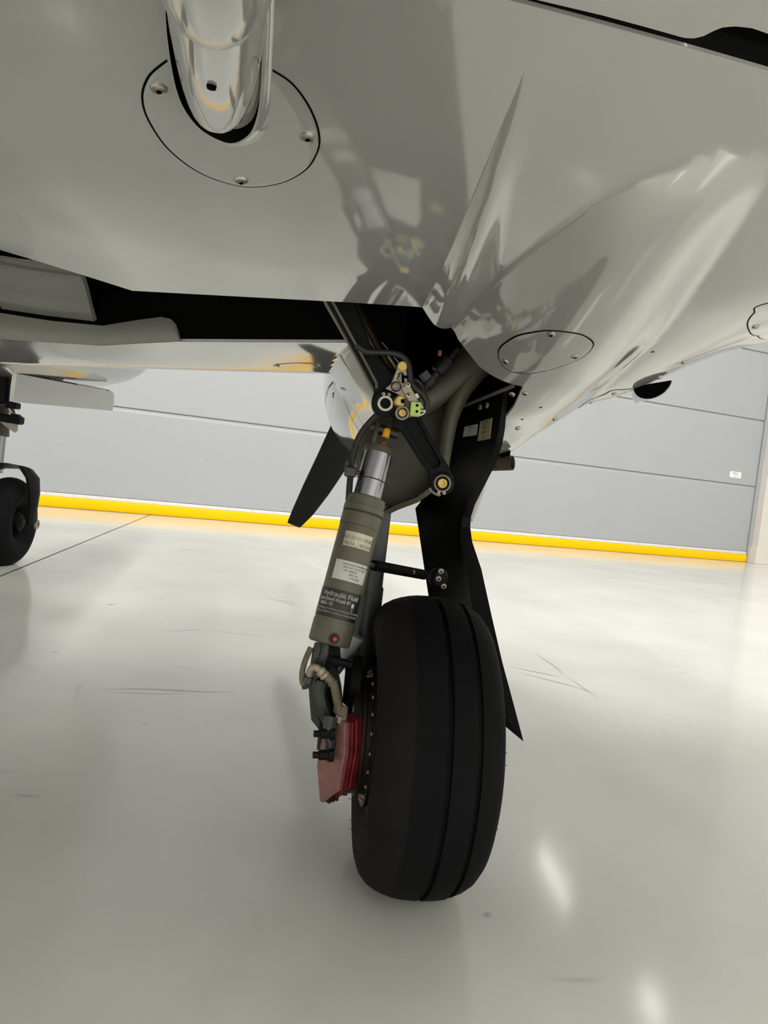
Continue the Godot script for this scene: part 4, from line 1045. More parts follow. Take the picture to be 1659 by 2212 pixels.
# ------------------------------------------------------------------ folding side brace with its lock
func build_brace() -> void:
	var z0 := 0.045
	var I := Basis.IDENTITY
	# upper link
	var um := MB.new()
	um.plate([Vector2(-0.19138, 0.74671), Vector2(-0.15421, 0.75166), Vector2(-0.14303, 0.7264), Vector2(-0.12292, 0.68749), Vector2(-0.10023, 0.66322), Vector2(-0.08561, 0.65082), Vector2(-0.08115, 0.63143), Vector2(-0.08157, 0.61426), Vector2(-0.08635, 0.60513), Vector2(-0.09517, 0.60125), Vector2(-0.10522, 0.6035), Vector2(-0.11176, 0.61072), Vector2(-0.11342, 0.62077), Vector2(-0.11156, 0.63008), Vector2(-0.11393, 0.63605)], Vector3(0, 0, 0.040), I, 0.014, 0.002)
	var up := obj("upper_brace_link", um, M.link, airplane)
	# flange along its inboard edge, turned to the side
	var fm := MB.new()
	var fl := [Vector3(-0.1954, 0.75142, 0.02), Vector3(-0.18289, 0.73036, 0.02), Vector3(-0.1472, 0.6823, 0.02), Vector3(-0.11587, 0.63527, 0.02), Vector3(-0.11189, 0.63109, 0.02)]; var fi := [Vector3(-0.1824, 0.74633, 0.046), Vector3(-0.17162, 0.72848, 0.046), Vector3(-0.13728, 0.68014, 0.046), Vector3(-0.11034, 0.64084, 0.046), Vector3(-0.10961, 0.63416, 0.046)]
	fm.rows([fl, fi])
	var fi2 := []
	for v in fi: fi2.append(v + Vector3(0.003, 0, -0.008))
	fm.rows([fi, fi2])
	obj("flange", fm, M.linkedge, up, 30.0, false)
	var rod := MB.new(); rod.tube([Vector3(-0.1567, 0.7592, 0.01), Vector3(-0.14388, 0.73782, 0.01), Vector3(-0.11923, 0.70037, 0.01), Vector3(-0.0948, 0.66511, 0.012), Vector3(-0.08506, 0.65526, 0.02)], 0.0058, 12, 2)
	obj("lock_strut", rod, M.rust, airplane)
	var gs := MB.new(); gs.tube([Vector3(-0.11123, 0.69621, -0.01), Vector3(-0.0943, 0.68036, -0.01), Vector3(-0.0823, 0.66612, -0.005)], 0.0065, 12, 2)
	obj("lock_spring", gs, M.steel, airplane)
	var dim := MB.new(); dim.lathe(Vector3(-0.11615, 0.66683, 0.0405), Vector3.BACK, [Vector2(0.010, 0.0), Vector2(0.009, -0.006), Vector2(0.0001, -0.006)], 20); obj("lightening_hole", dim, M.black, up, 35.0, false)
	# joint boss with bush and circlip
	boss(up, Vector3(-0.09698, 0.61692, 0.041), 0.0165, 0.0100, 0.0062, true)
	# lower link: box section with a recess, closed behind
	var lm := MB.new()
	lm.plate([Vector2(-0.08751, 0.60546), Vector2(-0.07362, 0.60131), Vector2(-0.05093, 0.60798), Vector2(-0.0286, 0.57593), Vector2(-0.00784, 0.55061), Vector2(0.00042, 0.53664), Vector2(0.00285, 0.52617), Vector2(-0.00038, 0.51747), Vector2(-0.00953, 0.51292), Vector2(-0.02066, 0.51532), Vector2(-0.02755, 0.52292), Vector2(-0.0318, 0.53909), Vector2(-0.04886, 0.55787), Vector2(-0.07012, 0.58458), Vector2(-0.08434, 0.59257)], Vector3(0, 0, 0.030), I, 0.008, 0.0015, [Vector2(-0.07023, 0.59618), Vector2(-0.05343, 0.60393), Vector2(-0.03361, 0.5753), Vector2(-0.01804, 0.55359), Vector2(-0.02018, 0.5463), Vector2(-0.02757, 0.54314), Vector2(-0.04375, 0.56013)])
	lm.plate([Vector2(-0.072, 0.59942), Vector2(-0.05093, 0.60771), Vector2(-0.01354, 0.55295), Vector2(-0.01933, 0.54045), Vector2(-0.02837, 0.54065)], Vector3(0, 0, 0.021), I, 0.010, 0.001)
	var lo := obj("lower_brace_link", lm, M.link, airplane)
	boss(lo, Vector3(-0.01337, 0.52704, 0.031), 0.0145, 0.0108, 0.0090, true, true)
	var wb := MB.new(); wb.tube([Vector3(-0.0257, 0.52008, 0.02), Vector3(-0.01941, 0.51486, 0.022), Vector3(-0.01198, 0.51326, 0.022)], 0.0035, 8); obj("bush", wb, M.bracket, lo)
	# lock bracket, triangular, with slot
	var bm := MB.new()
	bm.plate([Vector2(-0.08789, 0.66061), Vector2(-0.08705, 0.66408), Vector2(-0.0848, 0.6658), Vector2(-0.08199, 0.66615), Vector2(-0.07958, 0.665), Vector2(-0.07817, 0.66261), Vector2(-0.07626, 0.65723), Vector2(-0.07457, 0.6494), Vector2(-0.07271, 0.64159), Vector2(-0.07068, 0.63217), Vector2(-0.07179, 0.62599), Vector2(-0.07484, 0.62401), Vector2(-0.08347, 0.62806), Vector2(-0.09195, 0.63091), Vector2(-0.09932, 0.63276), Vector2(-0.09974, 0.63368), Vector2(-0.09373, 0.6397), Vector2(-0.09086, 0.65063)], Vector3(0, 0, 0.060), I, 0.004, 0.0006, [Vector2(-0.08357, 0.65473), Vector2(-0.08588, 0.65349), Vector2(-0.08675, 0.65033), Vector2(-0.08804, 0.64576), Vector2(-0.08601, 0.6436), Vector2(-0.08176, 0.6421), Vector2(-0.07843, 0.64154), Vector2(-0.07782, 0.64338), Vector2(-0.07976, 0.65198), Vector2(-0.08133, 0.65436)])
	var bk := obj("lock_bracket", bm, M.bracket, airplane)
	boss(bk, Vector3(-0.0877, 0.63673, 0.06), 0.0062, 0.0050, 0.0034, false)
	var gb := MB.new(); gb.lathe(Vector3(-0.08269, 0.66149, 0.06), Vector3.BACK, [Vector2(0.0062, -0.001), Vector2(0.0062, 0.002), Vector2(0.0050, 0.003), Vector2(0.0001, 0.003)], 20); obj("pivot_bolt", gb, M.brass, bk)
	var sp := MB.new(); sp.plate([Vector2(-0.08137, 0.63491), Vector2(-0.07886, 0.63803), Vector2(-0.07528, 0.64112), Vector2(-0.07196, 0.64071), Vector2(-0.06976, 0.63711), Vector2(-0.05947, 0.6222), Vector2(-0.07076, 0.62046), Vector2(-0.07605, 0.6275)], Vector3(0, 0, 0.066), I, 0.006, 0.0008)
	var sw := obj("limit_switch", sp, M.bracket, airplane)
	for p in [Vector3(-0.07431, 0.63978, 0.06), Vector3(-0.07237, 0.62753, 0.06)]: screw(p + Vector3(0, 0, 0.006), Vector3.BACK, 0.0034, sw, M.steel, "switch_screw")
	var wt := MB.new(); wt.box(Vector3(-0.06181, 0.62838, 0.06), Vector3(0.005, 0.006, 0.003), Basis(Vector3.BACK, 0.6), 0.0005); obj("wire_tie", wt, M.white, sw)
	var gm := MB.new(); gm.box(Vector3(-0.06168, 0.61264, 0.06) + Vector3(0, 0, 0.0), Vector3(0.0128, 0.0175, 0.012), Basis.IDENTITY, 0.0012); 
	var gc := obj("connector", gm, M.green, airplane)
	for p in [Vector3(-0.0605, 0.61682, 0.06), Vector3(-0.0601, 0.60959, 0.06)]:
		var hm := MB.new(); hm.lathe(p + Vector3(0, 0, 0.0061), Vector3.BACK, [Vector2(0.0018, 0.0), Vector2(0.0016, 0.0002), Vector2(0.0001, 0.0002)], 10); obj("socket", hm, M.black, gc)
	var wm := MB.new(); wm.tube([Vector3(-0.05613, 0.61814, 0.06), Vector3(-0.05347, 0.61643, 0.06), Vector3(-0.05083, 0.6135, 0.06), Vector3(-0.04902, 0.6121, 0.06)], 0.0008, 6); wm.tube([Vector3(-0.05577, 0.61131, 0.06), Vector3(-0.05209, 0.61157, 0.06), Vector3(-0.04902, 0.6121, 0.06)], 0.0008, 6); wm.tube([Vector3(-0.05518, 0.60611, 0.06), Vector3(-0.05243, 0.60724, 0.06), Vector3(-0.05021, 0.60953, 0.06), Vector3(-0.04902, 0.6121, 0.06)], 0.0008, 6); obj("wire", wm, M.white, gc)
	boss(lo, Vector3(-0.0771, 0.60599, 0.06), 0.0085, 0.0085, 0.0066, false, true)
	var kb := MB.new(); kb.lathe(Vector3(-0.07938, 0.62065, 0.06) + Vector3(0, 0, -0.008), Vector3.BACK, [Vector2(0.0080, -0.01), Vector2(0.0080, 0.004), Vector2(0.006, 0.006), Vector2(0.0001, 0.006)], 16); kb.box(Vector3(-0.07575, 0.62108, 0.06) + Vector3(0, 0, -0.006), Vector3(0.01, 0.007, 0.008), Basis(Vector3.BACK, 0.3), 0.001); obj("spring_pivot", kb, M.brass, lo)
	var kr := MB.new(); kr.tube([Vector3(-0.07293, 0.62303, 0.06), Vector3(-0.07147, 0.61432, 0.06), Vector3(-0.07106, 0.60629, 0.06)], 0.0034, 10, 2); kr.lathe(Vector3(-0.06954, 0.60444, 0.06), Vector3.BACK, [Vector2(0.003, -0.004), Vector2(0.003, 0.002), Vector2(0.0001, 0.002)], 10); obj("plunger", kr, M.arm, lo)
	# loom along brace and switch
	var cm := MB.new(); cm.tube([Vector3(-0.14099, 0.68032, 0.06), Vector3(-0.13498, 0.67671, 0.06), Vector3(-0.12661, 0.67378, 0.06), Vector3(-0.1146, 0.67472, 0.06), Vector3(-0.10175, 0.67569, 0.06), Vector3(-0.08948, 0.67498, 0.06), Vector3(-0.08091, 0.67108, 0.06), Vector3(-0.07569, 0.66452, 0.06), Vector3(-0.07301, 0.65522, 0.06), Vector3(-0.07056, 0.64426, 0.06), Vector3(-0.0632, 0.63709, 0.06), Vector3(-0.05437, 0.63169, 0.06), Vector3(-0.04891, 0.62345, 0.06), Vector3(-0.04814, 0.61301, 0.06)], 0.0040, 10)
	obj("wiring_loom", cm, M.blackrubber, airplane)
	var zt := MB.new(); zt.box(Vector3(-0.07563, 0.64943, 0.06), Vector3(0.011, 0.003, 0.005), Basis.IDENTITY, 0.0006); obj("cable_tie", zt, M.black, airplane)
func boss(parent: Node, c: Vector3, r0: float, r1: float, r2: float, clip: bool, bolt := false) -> void:
	var b := MB.new(); b.lathe(c, Vector3.BACK, [Vector2(r0, -0.012), Vector2(r0, 0.001), Vector2(r0 - 0.0015, 0.0025), Vector2(r1, 0.0025), Vector2(r1, -0.002)], 32)
	obj("boss", b, M.link, parent)
	var q := MB.new(); q.lathe(c, Vector3.BACK, [Vector2(r1, 0.001), Vector2(r1, 0.0035), Vector2(r1 - 0.0008, 0.0042), Vector2(r2 + 0.0005, 0.0042), Vector2(r2, 0.0036), Vector2(r2, -0.004), Vector2(0.0001, -0.004)], 32)
	obj("bush", q, M.steel if not bolt else M.bracket, parent)
	if clip:
		var k := MB.new()
		var s := 1.0 if not bolt else -1.0
		k.lathe(c + Vector3(-0.0035, s * (r1 + 0.0012), 0.003), Vector3.BACK, [Vector2(0.0020, 0.0), Vector2(0.0020, 0.001), Vector2(0.0009, 0.001), Vector2(0.0009, 0.0)], 12)
		k.lathe(c + Vector3(0.0035, s * (r1 + 0.0012), 0.003), Vector3.BACK, [Vector2(0.0020, 0.0), Vector2(0.0020, 0.001), Vector2(0.0009, 0.001), Vector2(0.0009, 0.0)], 12)
		obj("circlip", k, M.steel, parent)
	if bolt:
		var h := MB.new(); h.lathe(c, Vector3.BACK, [Vector2(0.0001, -0.003), Vector2(r2 * 0.72, -0.003), Vector2(r2 * 0.72, 0.003), Vector2(r2 * 0.62, 0.0042), Vector2(r2 * 0.42, 0.0042), Vector2(r2 * 0.40, 0.001), Vector2(0.0001, 0.001)], 12); obj("bolt", h, M.brass, parent)

# ------------------------------------------------------------------ wheel, brake, trailing arm
func build_wheel() -> void:
	var c := Vector3(0, 0.184, 0)
	var prof := []
	# tyre section: x across, r outwards; two grooves in the tread
	for p in [[-0.052, 0.098], [-0.060, 0.100], [-0.068, 0.110], [-0.0735, 0.125], [-0.0752, 0.140], [-0.0738, 0.153], [-0.069, 0.165], [-0.061, 0.1745], [-0.050, 0.1810], [-0.040, 0.1848], [-0.036, 0.1858], [-0.030, 0.1875], [-0.018, 0.1893], [-0.0020, 0.1900], [-0.0012, 0.1895], [-0.0008, 0.1845], [0.0050, 0.1845], [0.0054, 0.1895], [0.0062, 0.1900], [0.020, 0.1893], [0.0320, 0.1875], [0.0328, 0.1870], [0.0332, 0.1822], [0.0390, 0.1812], [0.0394, 0.1850], [0.0402, 0.1846], [0.050, 0.1812], [0.061, 0.1745], [0.069, 0.165], [0.0738, 0.153], [0.0752, 0.140], [0.0735, 0.125], [0.068, 0.110], [0.060, 0.100], [0.052, 0.098]]:
		prof.append(Vector2(p[1], p[0]))
	var mb := MB.new()
	mb.lathe(c, Vector3(1, 0, 0), prof.slice(10), 128)
	var sw := MB.new(); sw.lathe(c, Vector3(1, 0, 0), prof.slice(0, 11), 128)
	for m in [mb, sw]:
		for i in m.t.size():
			var v: Vector3 = m.t[i]
			if v.y < 0.0:
				v.y = 0.0; m.t[i] = v
	var ty := obj("main_tire", mb, M.rubber, airplane, 32.0)
	obj("sidewall", sw, M.sidewall, ty, 40.0, true)
	var hair := MB.new()
	var rng := RandomNumberGenerator.new(); rng.seed = 12
	for i in 34:
		var a := rng.randf_range(0.0, TAU); var s := -1.0 if rng.randf() < 0.5 else 1.0
		var p := c + Vector3(s * 0.0750, sin(a) * 0.141, cos(a) * 0.141)
		if p.y < 0.03: continue
		var q := p + Vector3(s * rng.randf_range(0.003, 0.007), rng.randf_range(-0.002, 0.002), 0.0)
		hair.tube([p - Vector3(s * 0.002, 0, 0), q], 0.0004, 4, 1)
	tag(obj("molding_whiskers", hair, M.rubber, ty), "", "", "", "stuff")
	# rim
	var rm := MB.new()
	rm.lathe(c, Vector3(1, 0, 0), [Vector2(0.030, -0.050), Vector2(0.060, -0.046), Vector2(0.078, -0.046), Vector2(0.082, -0.058), Vector2(0.094, -0.062), Vector2(0.1015, -0.062), Vector2(0.1015, -0.056), Vector2(0.085, -0.050), Vector2(0.080, 0.04), Vector2(0.098, 0.052), Vector2(0.100, 0.060), Vector2(0.090, 0.060), Vector2(0.075, 0.03), Vector2(0.03, 0.03)], 64)
	var rim := obj("wheel_rim", rm, M.link, airplane)
	var dk := MB.new(); dk.lathe(c, Vector3(1, 0, 0), [Vector2(0.055, -0.072), Vector2(0.0885, -0.072), Vector2(0.0890, -0.0715), Vector2(0.0890, -0.0660), Vector2(0.0805, -0.058), Vector2(0.055, -0.058)], 72)
	dk.lathe(c, Vector3(1, 0, 0), [Vector2(0.050, -0.0955), Vector2(0.0735, -0.0955), Vector2(0.0740, -0.095), Vector2(0.0740, -0.0875), Vector2(0.0700, -0.0870), Vector2(0.0700, -0.0845), Vector2(0.0765, -0.0845), Vector2(0.0770, -0.084), Vector2(0.0770, -0.0795), Vector2(0.0760, -0.079), Vector2(0.0740, -0.078), Vector2(0.0740, -0.070)], 72)
	var disc := obj("brake_disc", dk, M.rust, airplane)
	for i in 22:
		var a := TAU * i / 22.0 + 0.1
		var p := c + Vector3(-0.0722, sin(a) * 0.0815, cos(a) * 0.0815)
		var b := MB.new(); b.lathe(p, Vector3(-1, 0, 0), [Vector2(0.0023, 0.0), Vector2(0.0023, 0.0016), Vector2(0.0018, 0.0021), Vector2(0.0013, 0.0021), Vector2(0.0011, 0.0006), Vector2(0.0001, 0.0006)], 10); obj("disc_bolt", b, M.bracket, disc)
	for i in 10:
		var a := TAU * i / 10.0 + 0.05
		var k := MB.new(); k.box(c + Vector3(-0.0945, sin(a) * 0.0745, cos(a) * 0.0745), Vector3(0.009, 0.0055, 0.005), Basis(Vector3.RIGHT, -a), 0.001); obj("drive_key", k, M.brass if i % 3 == 0 else M.rust, disc)
	# caliper: stacked plates turned towards the rear inboard side
	var th := deg_to_rad(38.0)
	var n := Vector3(-cos(th), 0.0, sin(th)); var h := Vector3(sin(th), 0, cos(th))
	var cb := Basis(h, Vector3.UP, n)
	var co := Vector3(-0.12665, 0.17923, 0.075)
	var out := [Vector2(0.012, 0.057), Vector2(0.0300, 0.055), Vector2(0.0345, 0.020), Vector2(0.0300, -0.028), Vector2(0.022, -0.034), Vector2(0.004, -0.0530), Vector2(-0.001, -0.0530), Vector2(-0.014, -0.012), Vector2(-0.010, 0.020), Vector2(0.004, 0.040)]
	var cm := MB.new(); cm.plate(out, co, cb, 0.0055, 0.001)
	var cal := obj("brake_caliper", cm, M.redface, airplane)
	for k in 3:
		var s: float = [0.985, 0.965, 1.0][k]
		var o2 := []
		for p in out: o2.append(p * s)
		var pm := MB.new(); pm.plate(o2, co - n * (0.0065 + 0.0058 * k), cb, [0.0046, 0.0042, 0.0085][k], 0.0008); obj("caliper_plate", pm, M.red, cal)
	var sk := MB.new(); 
	for k in 3: sk.box(co + h * 0.004 + Vector3(0, -0.051, 0) - n * (0.009 + 0.006 * k), Vector3(0.009, 0.008, 0.004), cb, 0.001)
	obj("pad_tab", sk, M.rust, cal)
	for q in [[Vector3(-0.13575, 0.21929, 0.1), 0.8], [Vector3(-0.13436, 0.19545, 0.104), 1.0]]:
		var b := MB.new(); var bp: Vector3 = q[0]
		b.lathe(bp + Vector3(0.016, 0, -0.006), Vector3(-1, 0, 0.2), [Vector2(0.0001, 0.0), Vector2(0.0085, 0.0), Vector2(0.0085, 0.006), Vector2(0.0062, 0.0065), Vector2(0.0062, 0.017), Vector2(0.0042, 0.0175), Vector2(0.0042, 0.024), Vector2(0.0001, 0.024)], 8); obj("caliper_bolt", b, M.link, cal)
	var bl := MB.new(); bl.tube([Vector3(-0.12413, 0.23508, 0.085), Vector3(-0.12494, 0.22078, 0.092), Vector3(-0.12232, 0.20601, 0.094), Vector3(-0.12319, 0.18789, 0.094)], [0.009, 0.005], 10); obj("mount_lug", bl, M.arm, cal)
	var nip := MB.new(); nip.lathe(Vector3(-0.11299, 0.23477, 0.085), Vector3(0.1, 1, 0), [Vector2(0.0001, -0.004), Vector2(0.0072, -0.004), Vector2(0.0072, 0.006), Vector2(0.0001, 0.006)], 6); obj("hose_nipple", nip, M.bracket, cal)
	# trailing arm from the leg pivot to the axle
	var am := MB.new()
	am.plate([Vector2(-0.14792, 0.31428), Vector2(-0.12135, 0.3148), Vector2(-0.1183, 0.29657), Vector2(-0.12187, 0.2818), Vector2(-0.11176, 0.25064), Vector2(-0.10849, 0.23046), Vector2(-0.12448, 0.21933), Vector2(-0.1293, 0.21079), Vector2(-0.13687, 0.20674), Vector2(-0.14708, 0.21766), Vector2(-0.15066, 0.23602), Vector2(-0.1548, 0.26006), Vector2(-0.15369, 0.28788)], Vector3(0, 0, 0.062), Basis.IDENTITY, 0.055, 0.010)
	am.lathe(Vector3(-0.135, 0.184, 0.0), Vector3(1, 0, 0), [Vector2(0.0001, 0.0), Vector2(0.024, 0.0), Vector2(0.024, 0.04), Vector2(0.018, 0.045), Vector2(0.018, 0.10), Vector2(0.0001, 0.10)], 24)
	var arm := obj("trailing_arm", am, M.arm, airplane)
	var a2 := MB.new()
	a2.tube([Vector3(-0.13967, 0.27264, 0.065), Vector3(-0.14079, 0.25626, 0.068), Vector3(-0.13313, 0.23665, 0.068), Vector3(-0.1247, 0.22126, 0.064)], [0.010, 0.008], 10)
	a2.tube([Vector3(-0.14718, 0.31828, 0.066), Vector3(-0.14915, 0.30493, 0.07), Vector3(-0.14955, 0.28655, 0.066)], 0.006, 8)
	a2.tube([Vector3(-0.13994, 0.31882, 0.07), Vector3(-0.14039, 0.30679, 0.074), Vector3(-0.14436, 0.29105, 0.07)], 0.0055, 8)
	obj("arm_web", a2, M.arm, arm)
	var ring := MB.new(); ring.tube([Vector3(-0.09742, 0.30863, -0.03), Vector3(-0.10558, 0.28994, -0.03), Vector3(-0.11349, 0.26868, -0.03), Vector3(-0.12123, 0.25634, -0.02)], [0.014, 0.006], 12); obj("arm_bow", ring, M.doorpaint, arm)
	var bl2 := MB.new(); bl2.lathe(Vector3(-0.13048, 0.29846, 0.066), Vector3(1, -0.1, 0.1), [Vector2(0.0001, 0.0), Vector2(0.0075, 0.0), Vector2(0.0075, 0.010), Vector2(0.0055, 0.010), Vector2(0.0055, 0.020), Vector2(0.004, 0.020), Vector2(0.004, 0.026), Vector2(0.0001, 0.026)], 8); obj("arm_bolt", bl2, M.link, arm)
	var pv := MB.new(); pv.lathe(Vector3(-0.10786, 0.25427, 0), Vector3(1, 0, 0.05), [Vector2(0.0001, 0.0), Vector2(0.028, 0.0), Vector2(0.034, 0.008), Vector2(0.034, 0.02), Vector2(0.0001, 0.02)], 24); obj("torque_flange", pv, M.link, arm)
	# brake line: banjo loop, sheathed hose and fittings
	var h1 := MB.new(); h1.tube([Vector3(-0.15675, 0.31343, 0.068), Vector3(-0.16187, 0.29875, 0.072), Vector3(-0.1642, 0.28443, 0.076), Vector3(-0.16234, 0.27218, 0.078), Vector3(-0.15767, 0.26972, 0.078)], 0.0036, 10); obj("brake_line", h1, M.hose, airplane)
	var h2 := MB.new(); h2.box(Vector3(-0.15728, 0.27616, 0.075), Vector3(0.013, 0.011, 0.014), Basis(Vector3.BACK, -0.12), 0.002)
	h2.lathe(Vector3(-0.15871, 0.26907, 0.078), Vector3(0.3, -1, 0), [Vector2(0.0001, -0.002), Vector2(0.0052, -0.002), Vector2(0.0052, 0.003), Vector2(0.0001, 0.003)], 6); obj("line_bracket", h2, M.arm, airplane)
	var h3 := MB.new(); h3.tube([Vector3(-0.15565, 0.28297, 0.08), Vector3(-0.15468, 0.29018, 0.083), Vector3(-0.15123, 0.29444, 0.085), Vector3(-0.14672, 0.29342, 0.086), Vector3(-0.1426, 0.2907, 0.087)], 0.0044, 12)
	h3.lathe(Vector3(-0.1432, 0.29122, 0.087), Vector3(-0.13715, 0.28585, 0.088) - Vector3(-0.1432, 0.29122, 0.087), [Vector2(0.0001, -0.001), Vector2(0.0064, -0.001), Vector2(0.0064, 0.004), Vector2(0.0050, 0.0045), Vector2(0.0066, 0.006), Vector2(0.0066, 0.009), Vector2(0.0001, 0.009)], 12); obj("line_elbow", h3, M.bracket, airplane)
	var h4 := MB.new(); h4.tube([Vector3(-0.13727, 0.28696, 0.088), Vector3(-0.13008, 0.28113, 0.089), Vector3(-0.12507, 0.27513, 0.09), Vector3(-0.121, 0.26254, 0.09), Vector3(-0.11753, 0.25084, 0.088), Vector3(-0.11438, 0.24223, 0.087)], 0.0052, 12); obj("sheathed_hose", h4, M.hose, airplane)
	var h5 := MB.new(); h5.lathe(Vector3(-0.11304, 0.24496, 0.088), Vector3(0.25, 0.2, 1), [Vector2(0.0001, -0.012), Vector2(0.0072, -0.012), Vector2(0.0072, 0.002), Vector2(0.006, 0.004), Vector2(0.0001, 0.004)], 20)
	obj("banjo", h5, M.hose, airplane)
	var h6 := MB.new(); h6.lathe(Vector3(-0.12769, 0.27924, 0.0895), Vector3(-0.12507, 0.27513, 0.09) - Vector3(-0.12769, 0.27924, 0.0895), [Vector2(0.0001, -0.001), Vector2(0.0062, -0.001), Vector2(0.0062, 0.002), Vector2(0.0001, 0.002)], 12); obj("hose_ferrule", h6, M.hose, airplane)

# ------------------------------------------------------------------ fuselage nose with the nose gear
func build_nose() -> void:
	var rings := []
	var cx := -1.4058
	for q in [[0.9, 0.60, 0.60, 2.0], [0.0, 0.62, 0.60, 2.05], [-0.7, 0.60, 0.62, 2.0], [-1.3, 0.54, 0.70, 1.75], [-1.8, 0.475, 0.738, 1.50], [-2.2, 0.43, 0.768, 1.38], [-2.5, 0.385, 0.790, 1.28], [-2.70, 0.325, 0.825, 1.21], [-2.85, 0.245, 0.88, 1.14], [-2.93, 0.15, 0.94, 1.08], [-2.96, 0.05, 0.99, 1.03]]:
		var ring := []
		for k in 48:
			var a := TAU * k / 48.0
			var yc: float = (q[2] + q[3]) * 0.5
			ring.append(Vector3(cx + q[1] * signf(cos(a)) * pow(absf(cos(a)), 0.85), yc + (q[3] - q[2]) * 0.5 * signf(sin(a)) * pow(absf(sin(a)), 0.85), q[0]))
		rings.append(ring)
	var mb := MB.new(); mb.rows(rings, true); mb.cap(rings[0], true); mb.cap(rings[-1])
	obj("fuselage", mb, M.paint, airplane)
	# nose gear door, hung from the right edge of its bay
	var d0 := [Vector3(-1.25, 0.73511, -1.5664), Vector3(-1.245, 0.74059, -1.6738), Vector3(-1.235, 0.75866, -2.0421), Vector3(-1.225, 0.78375, -2.5107), Vector3(-1.225, 0.77747, -2.5554), Vector3(-1.235, 0.73762, -2.5993), Vector3(-1.245, 0.69482, -2.6218), Vector3(-1.25, 0.66695, -2.1038), Vector3(-1.255, 0.64553, -1.7149), Vector3(-1.26, 0.63878, -1.5809), Vector3(-1.255, 0.68928, -1.5716)]
	var fr := []; var bk := []
	for v in d0: fr.append(v); bk.append(v + Vector3(0.014, 0, 0))
	var nd := MB.new(); nd.rows([fr, bk], true); nd.cap(fr); nd.cap(bk, true)
	var ndo := obj("nose_gear_door", nd, M.paint, airplane, 30.0)
	var hg := MB.new(); hg.tube([Vector3(-1.252, 0.74143, -1.5458), Vector3(-1.24, 0.75081, -1.8659), Vector3(-1.225, 0.78235, -2.5182)], 0.006, 8, 1); obj("hinge_rod", hg, M.link, ndo)
	var h2 := MB.new(); h2.tube([Vector3(-1.231, 0.76147, -2.1091), Vector3(-1.228, 0.77218, -2.2992), Vector3(-1.226, 0.77932, -2.4528)], 0.007, 8, 1); obj("hinge_sleeve", h2, M.steel, ndo)
	for q in [[Vector3(-1.24, 0.77803, -1.8694), Vector3(-1.238, 0.73338, -1.8822)], [Vector3(-1.23, 0.76315, -2.1221), Vector3(-1.232, 0.74121, -2.1383)]]:
		var lk := MB.new(); lk.tube([q[0], q[1]], 0.005, 6, 1); obj("door_link", lk, M.brass, ndo)
	var ln := MB.new(); ln.lathe(Vector3(-1.22, 0.76675, -1.8737), Vector3(0, 0, 1), [Vector2(0.0001, -0.06), Vector2(0.010, -0.04), Vector2(0.014, 0.0), Vector2(0.009, 0.04), Vector2(0.0001, 0.06)], 12); obj("door_cam", ln, M.prop, ndo)
	# leg
	var zc := -1.9729
	var lg := MB.new()
	var ax := Vector3(cx, 0.174, zc)
	lg.lathe(Vector3(-1.4833, 0.3845, -1.99), Vector3(-1.4845, 0.53483, -2) - Vector3(-1.4833, 0.3845, -1.99), [Vector2(0.0001, -0.02), Vector2(0.034, -0.02), Vector2(0.034, 0.13)], 20)
	var piston := obj("nose_piston", lg, M.chrome, airplane)
	var up := MB.new(); up.lathe(Vector3(-1.4829, 0.5125, -2), Vector3(-1.5148, 0.77649, -2.02) - Vector3(-1.4829, 0.5125, -2), [Vector2(0.0001, 0.0), Vector2(0.044, 0.0), Vector2(0.044, 0.12), Vector2(0.055, 0.13), Vector2(0.055, 0.34), Vector2(0.0001, 0.34)], 20)
	var nl := obj("nose_gear_leg", up, M.castgrey, airplane)
	var bx := MB.new()
	bx.box(Vector3(-1.4093, 0.64019, -1.95), Vector3(0.042, 0.026, 0.05), Basis.IDENTITY, 0.004); bx.box(Vector3(-1.4686, 0.72231, -1.99), Vector3(0.06, 0.16, 0.06), Basis(Vector3.BACK, 0.03), 0.01); bx.box(Vector3(-1.4194, 0.58566, -1.95), Vector3(0.10, 0.034, 0.05), Basis(Vector3.BACK, -0.04), 0.006)
	bx.lathe(Vector3(-1.3949, 0.5885, -1.95), Vector3(0.2, 0, 1), [Vector2(0.0001, -0.03), Vector2(0.022, -0.03), Vector2(0.022, 0.03), Vector2(0.0001, 0.03)], 6); obj("steering_collar", bx, M.link, nl)
	var tq := MB.new(); tq.plate([Vector2(-1.4456, 0.58669), Vector2(-1.4065, 0.57842), Vector2(-1.3848, 0.56994), Vector2(-1.3831, 0.54632), Vector2(-1.3893, 0.53462), Vector2(-1.4002, 0.5407), Vector2(-1.4443, 0.56858)], Vector3(0, 0, -1.93), Basis.IDENTITY, 0.02, 0.002); obj("torque_link", tq, M.bracket, nl)
	var rd := MB.new(); rd.tube([Vector3(-1.4278, 0.63892, -1.96), Vector3(-1.4136, 0.61475, -1.96), Vector3(-1.4067, 0.59339, -1.96)], 0.010, 10, 1); obj("damper_rod", rd, M.steel, nl)
	# fork
	var fk := MB.new()
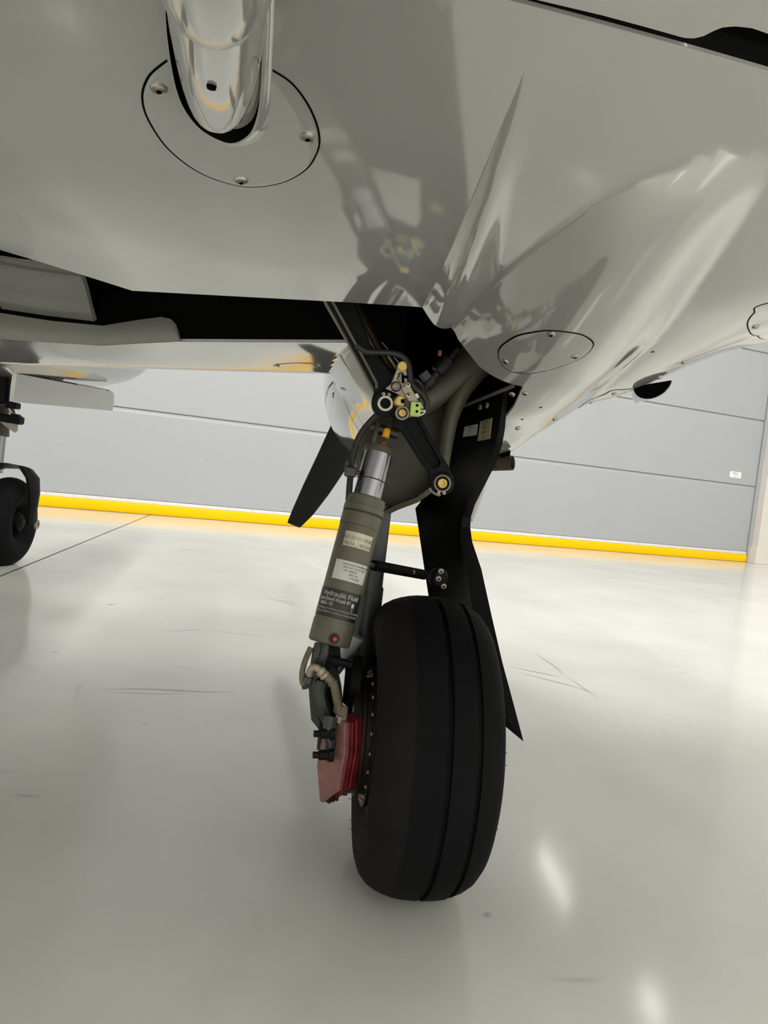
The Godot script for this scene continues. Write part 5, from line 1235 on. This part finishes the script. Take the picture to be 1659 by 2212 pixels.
	for s in [1.0, -1.0]:
		var f0 := []
		for q in [[0.0, 0.40, 0.020, 0.05], [0.055, 0.395, 0.024, 0.05], [0.085, 0.36, 0.022, 0.045], [0.098, 0.30, 0.018, 0.038], [0.100, 0.24, 0.014, 0.030], [0.099, 0.172, 0.012, 0.022]]:
			var ring := []
			for k in 12:
				var a := TAU * k / 12
				ring.append(Vector3(cx + s * (q[0] + cos(a) * q[2]), q[1] + (0.012 * sin(a) if q[0] < 0.07 else 0.0), zc + 0.02 - 0.02 * (q[1] - 0.17) / 0.23 + sin(a) * q[3]))
			f0.append(ring)
		fk.rows(f0, true); fk.cap(f0[-1])
	obj("nose_fork", fk, M.link, airplane, 75.0)
	var an := MB.new(); an.lathe(ax + Vector3(0.108, 0, 0), Vector3.RIGHT, [Vector2(0.0001, 0.0), Vector2(0.019, 0.0), Vector2(0.019, 0.010), Vector2(0.012, 0.012), Vector2(0.008, 0.012), Vector2(0.007, 0.004), Vector2(0.0001, 0.004)], 18); obj("axle_nut", an, M.steel, airplane)
	var tm := MB.new(); var prof := []
	for k in 25:
		var a := lerpf(-2.5, 2.5, k / 24.0)
		prof.append(Vector2(0.118 + 0.062 * cos(a) , 0.064 * sin(a)))
	tm.lathe(ax, Vector3.RIGHT, prof, 72)
	for i in tm.t.size():
		var v := tm.t[i]
		if v.y < 0.0:
			v.y = 0.0; tm.t[i] = v
	obj("nose_tire", tm, M.rubber, airplane)
	var rm := MB.new(); rm.lathe(ax, Vector3.RIGHT, [Vector2(0.001, 0.02), Vector2(0.03, 0.02), Vector2(0.035, 0.05), Vector2(0.02, 0.06), Vector2(0.0001, 0.06)], 30)
	rm.lathe(ax, Vector3.RIGHT, [Vector2(0.060, 0.0), Vector2(0.064, 0.028), Vector2(0.074, 0.040), Vector2(0.080, 0.040), Vector2(0.080, 0.034), Vector2(0.066, 0.0)], 48)
	for k in 5:
		var a := TAU * k / 5.0
		rm.box(ax + Vector3(0.018, sin(a) * 0.047, cos(a) * 0.047), Vector3(0.016, 0.034, 0.018), Basis(Vector3.RIGHT, PI / 2 - a), 0.003)
	obj("nose_rim", rm, M.link, airplane)
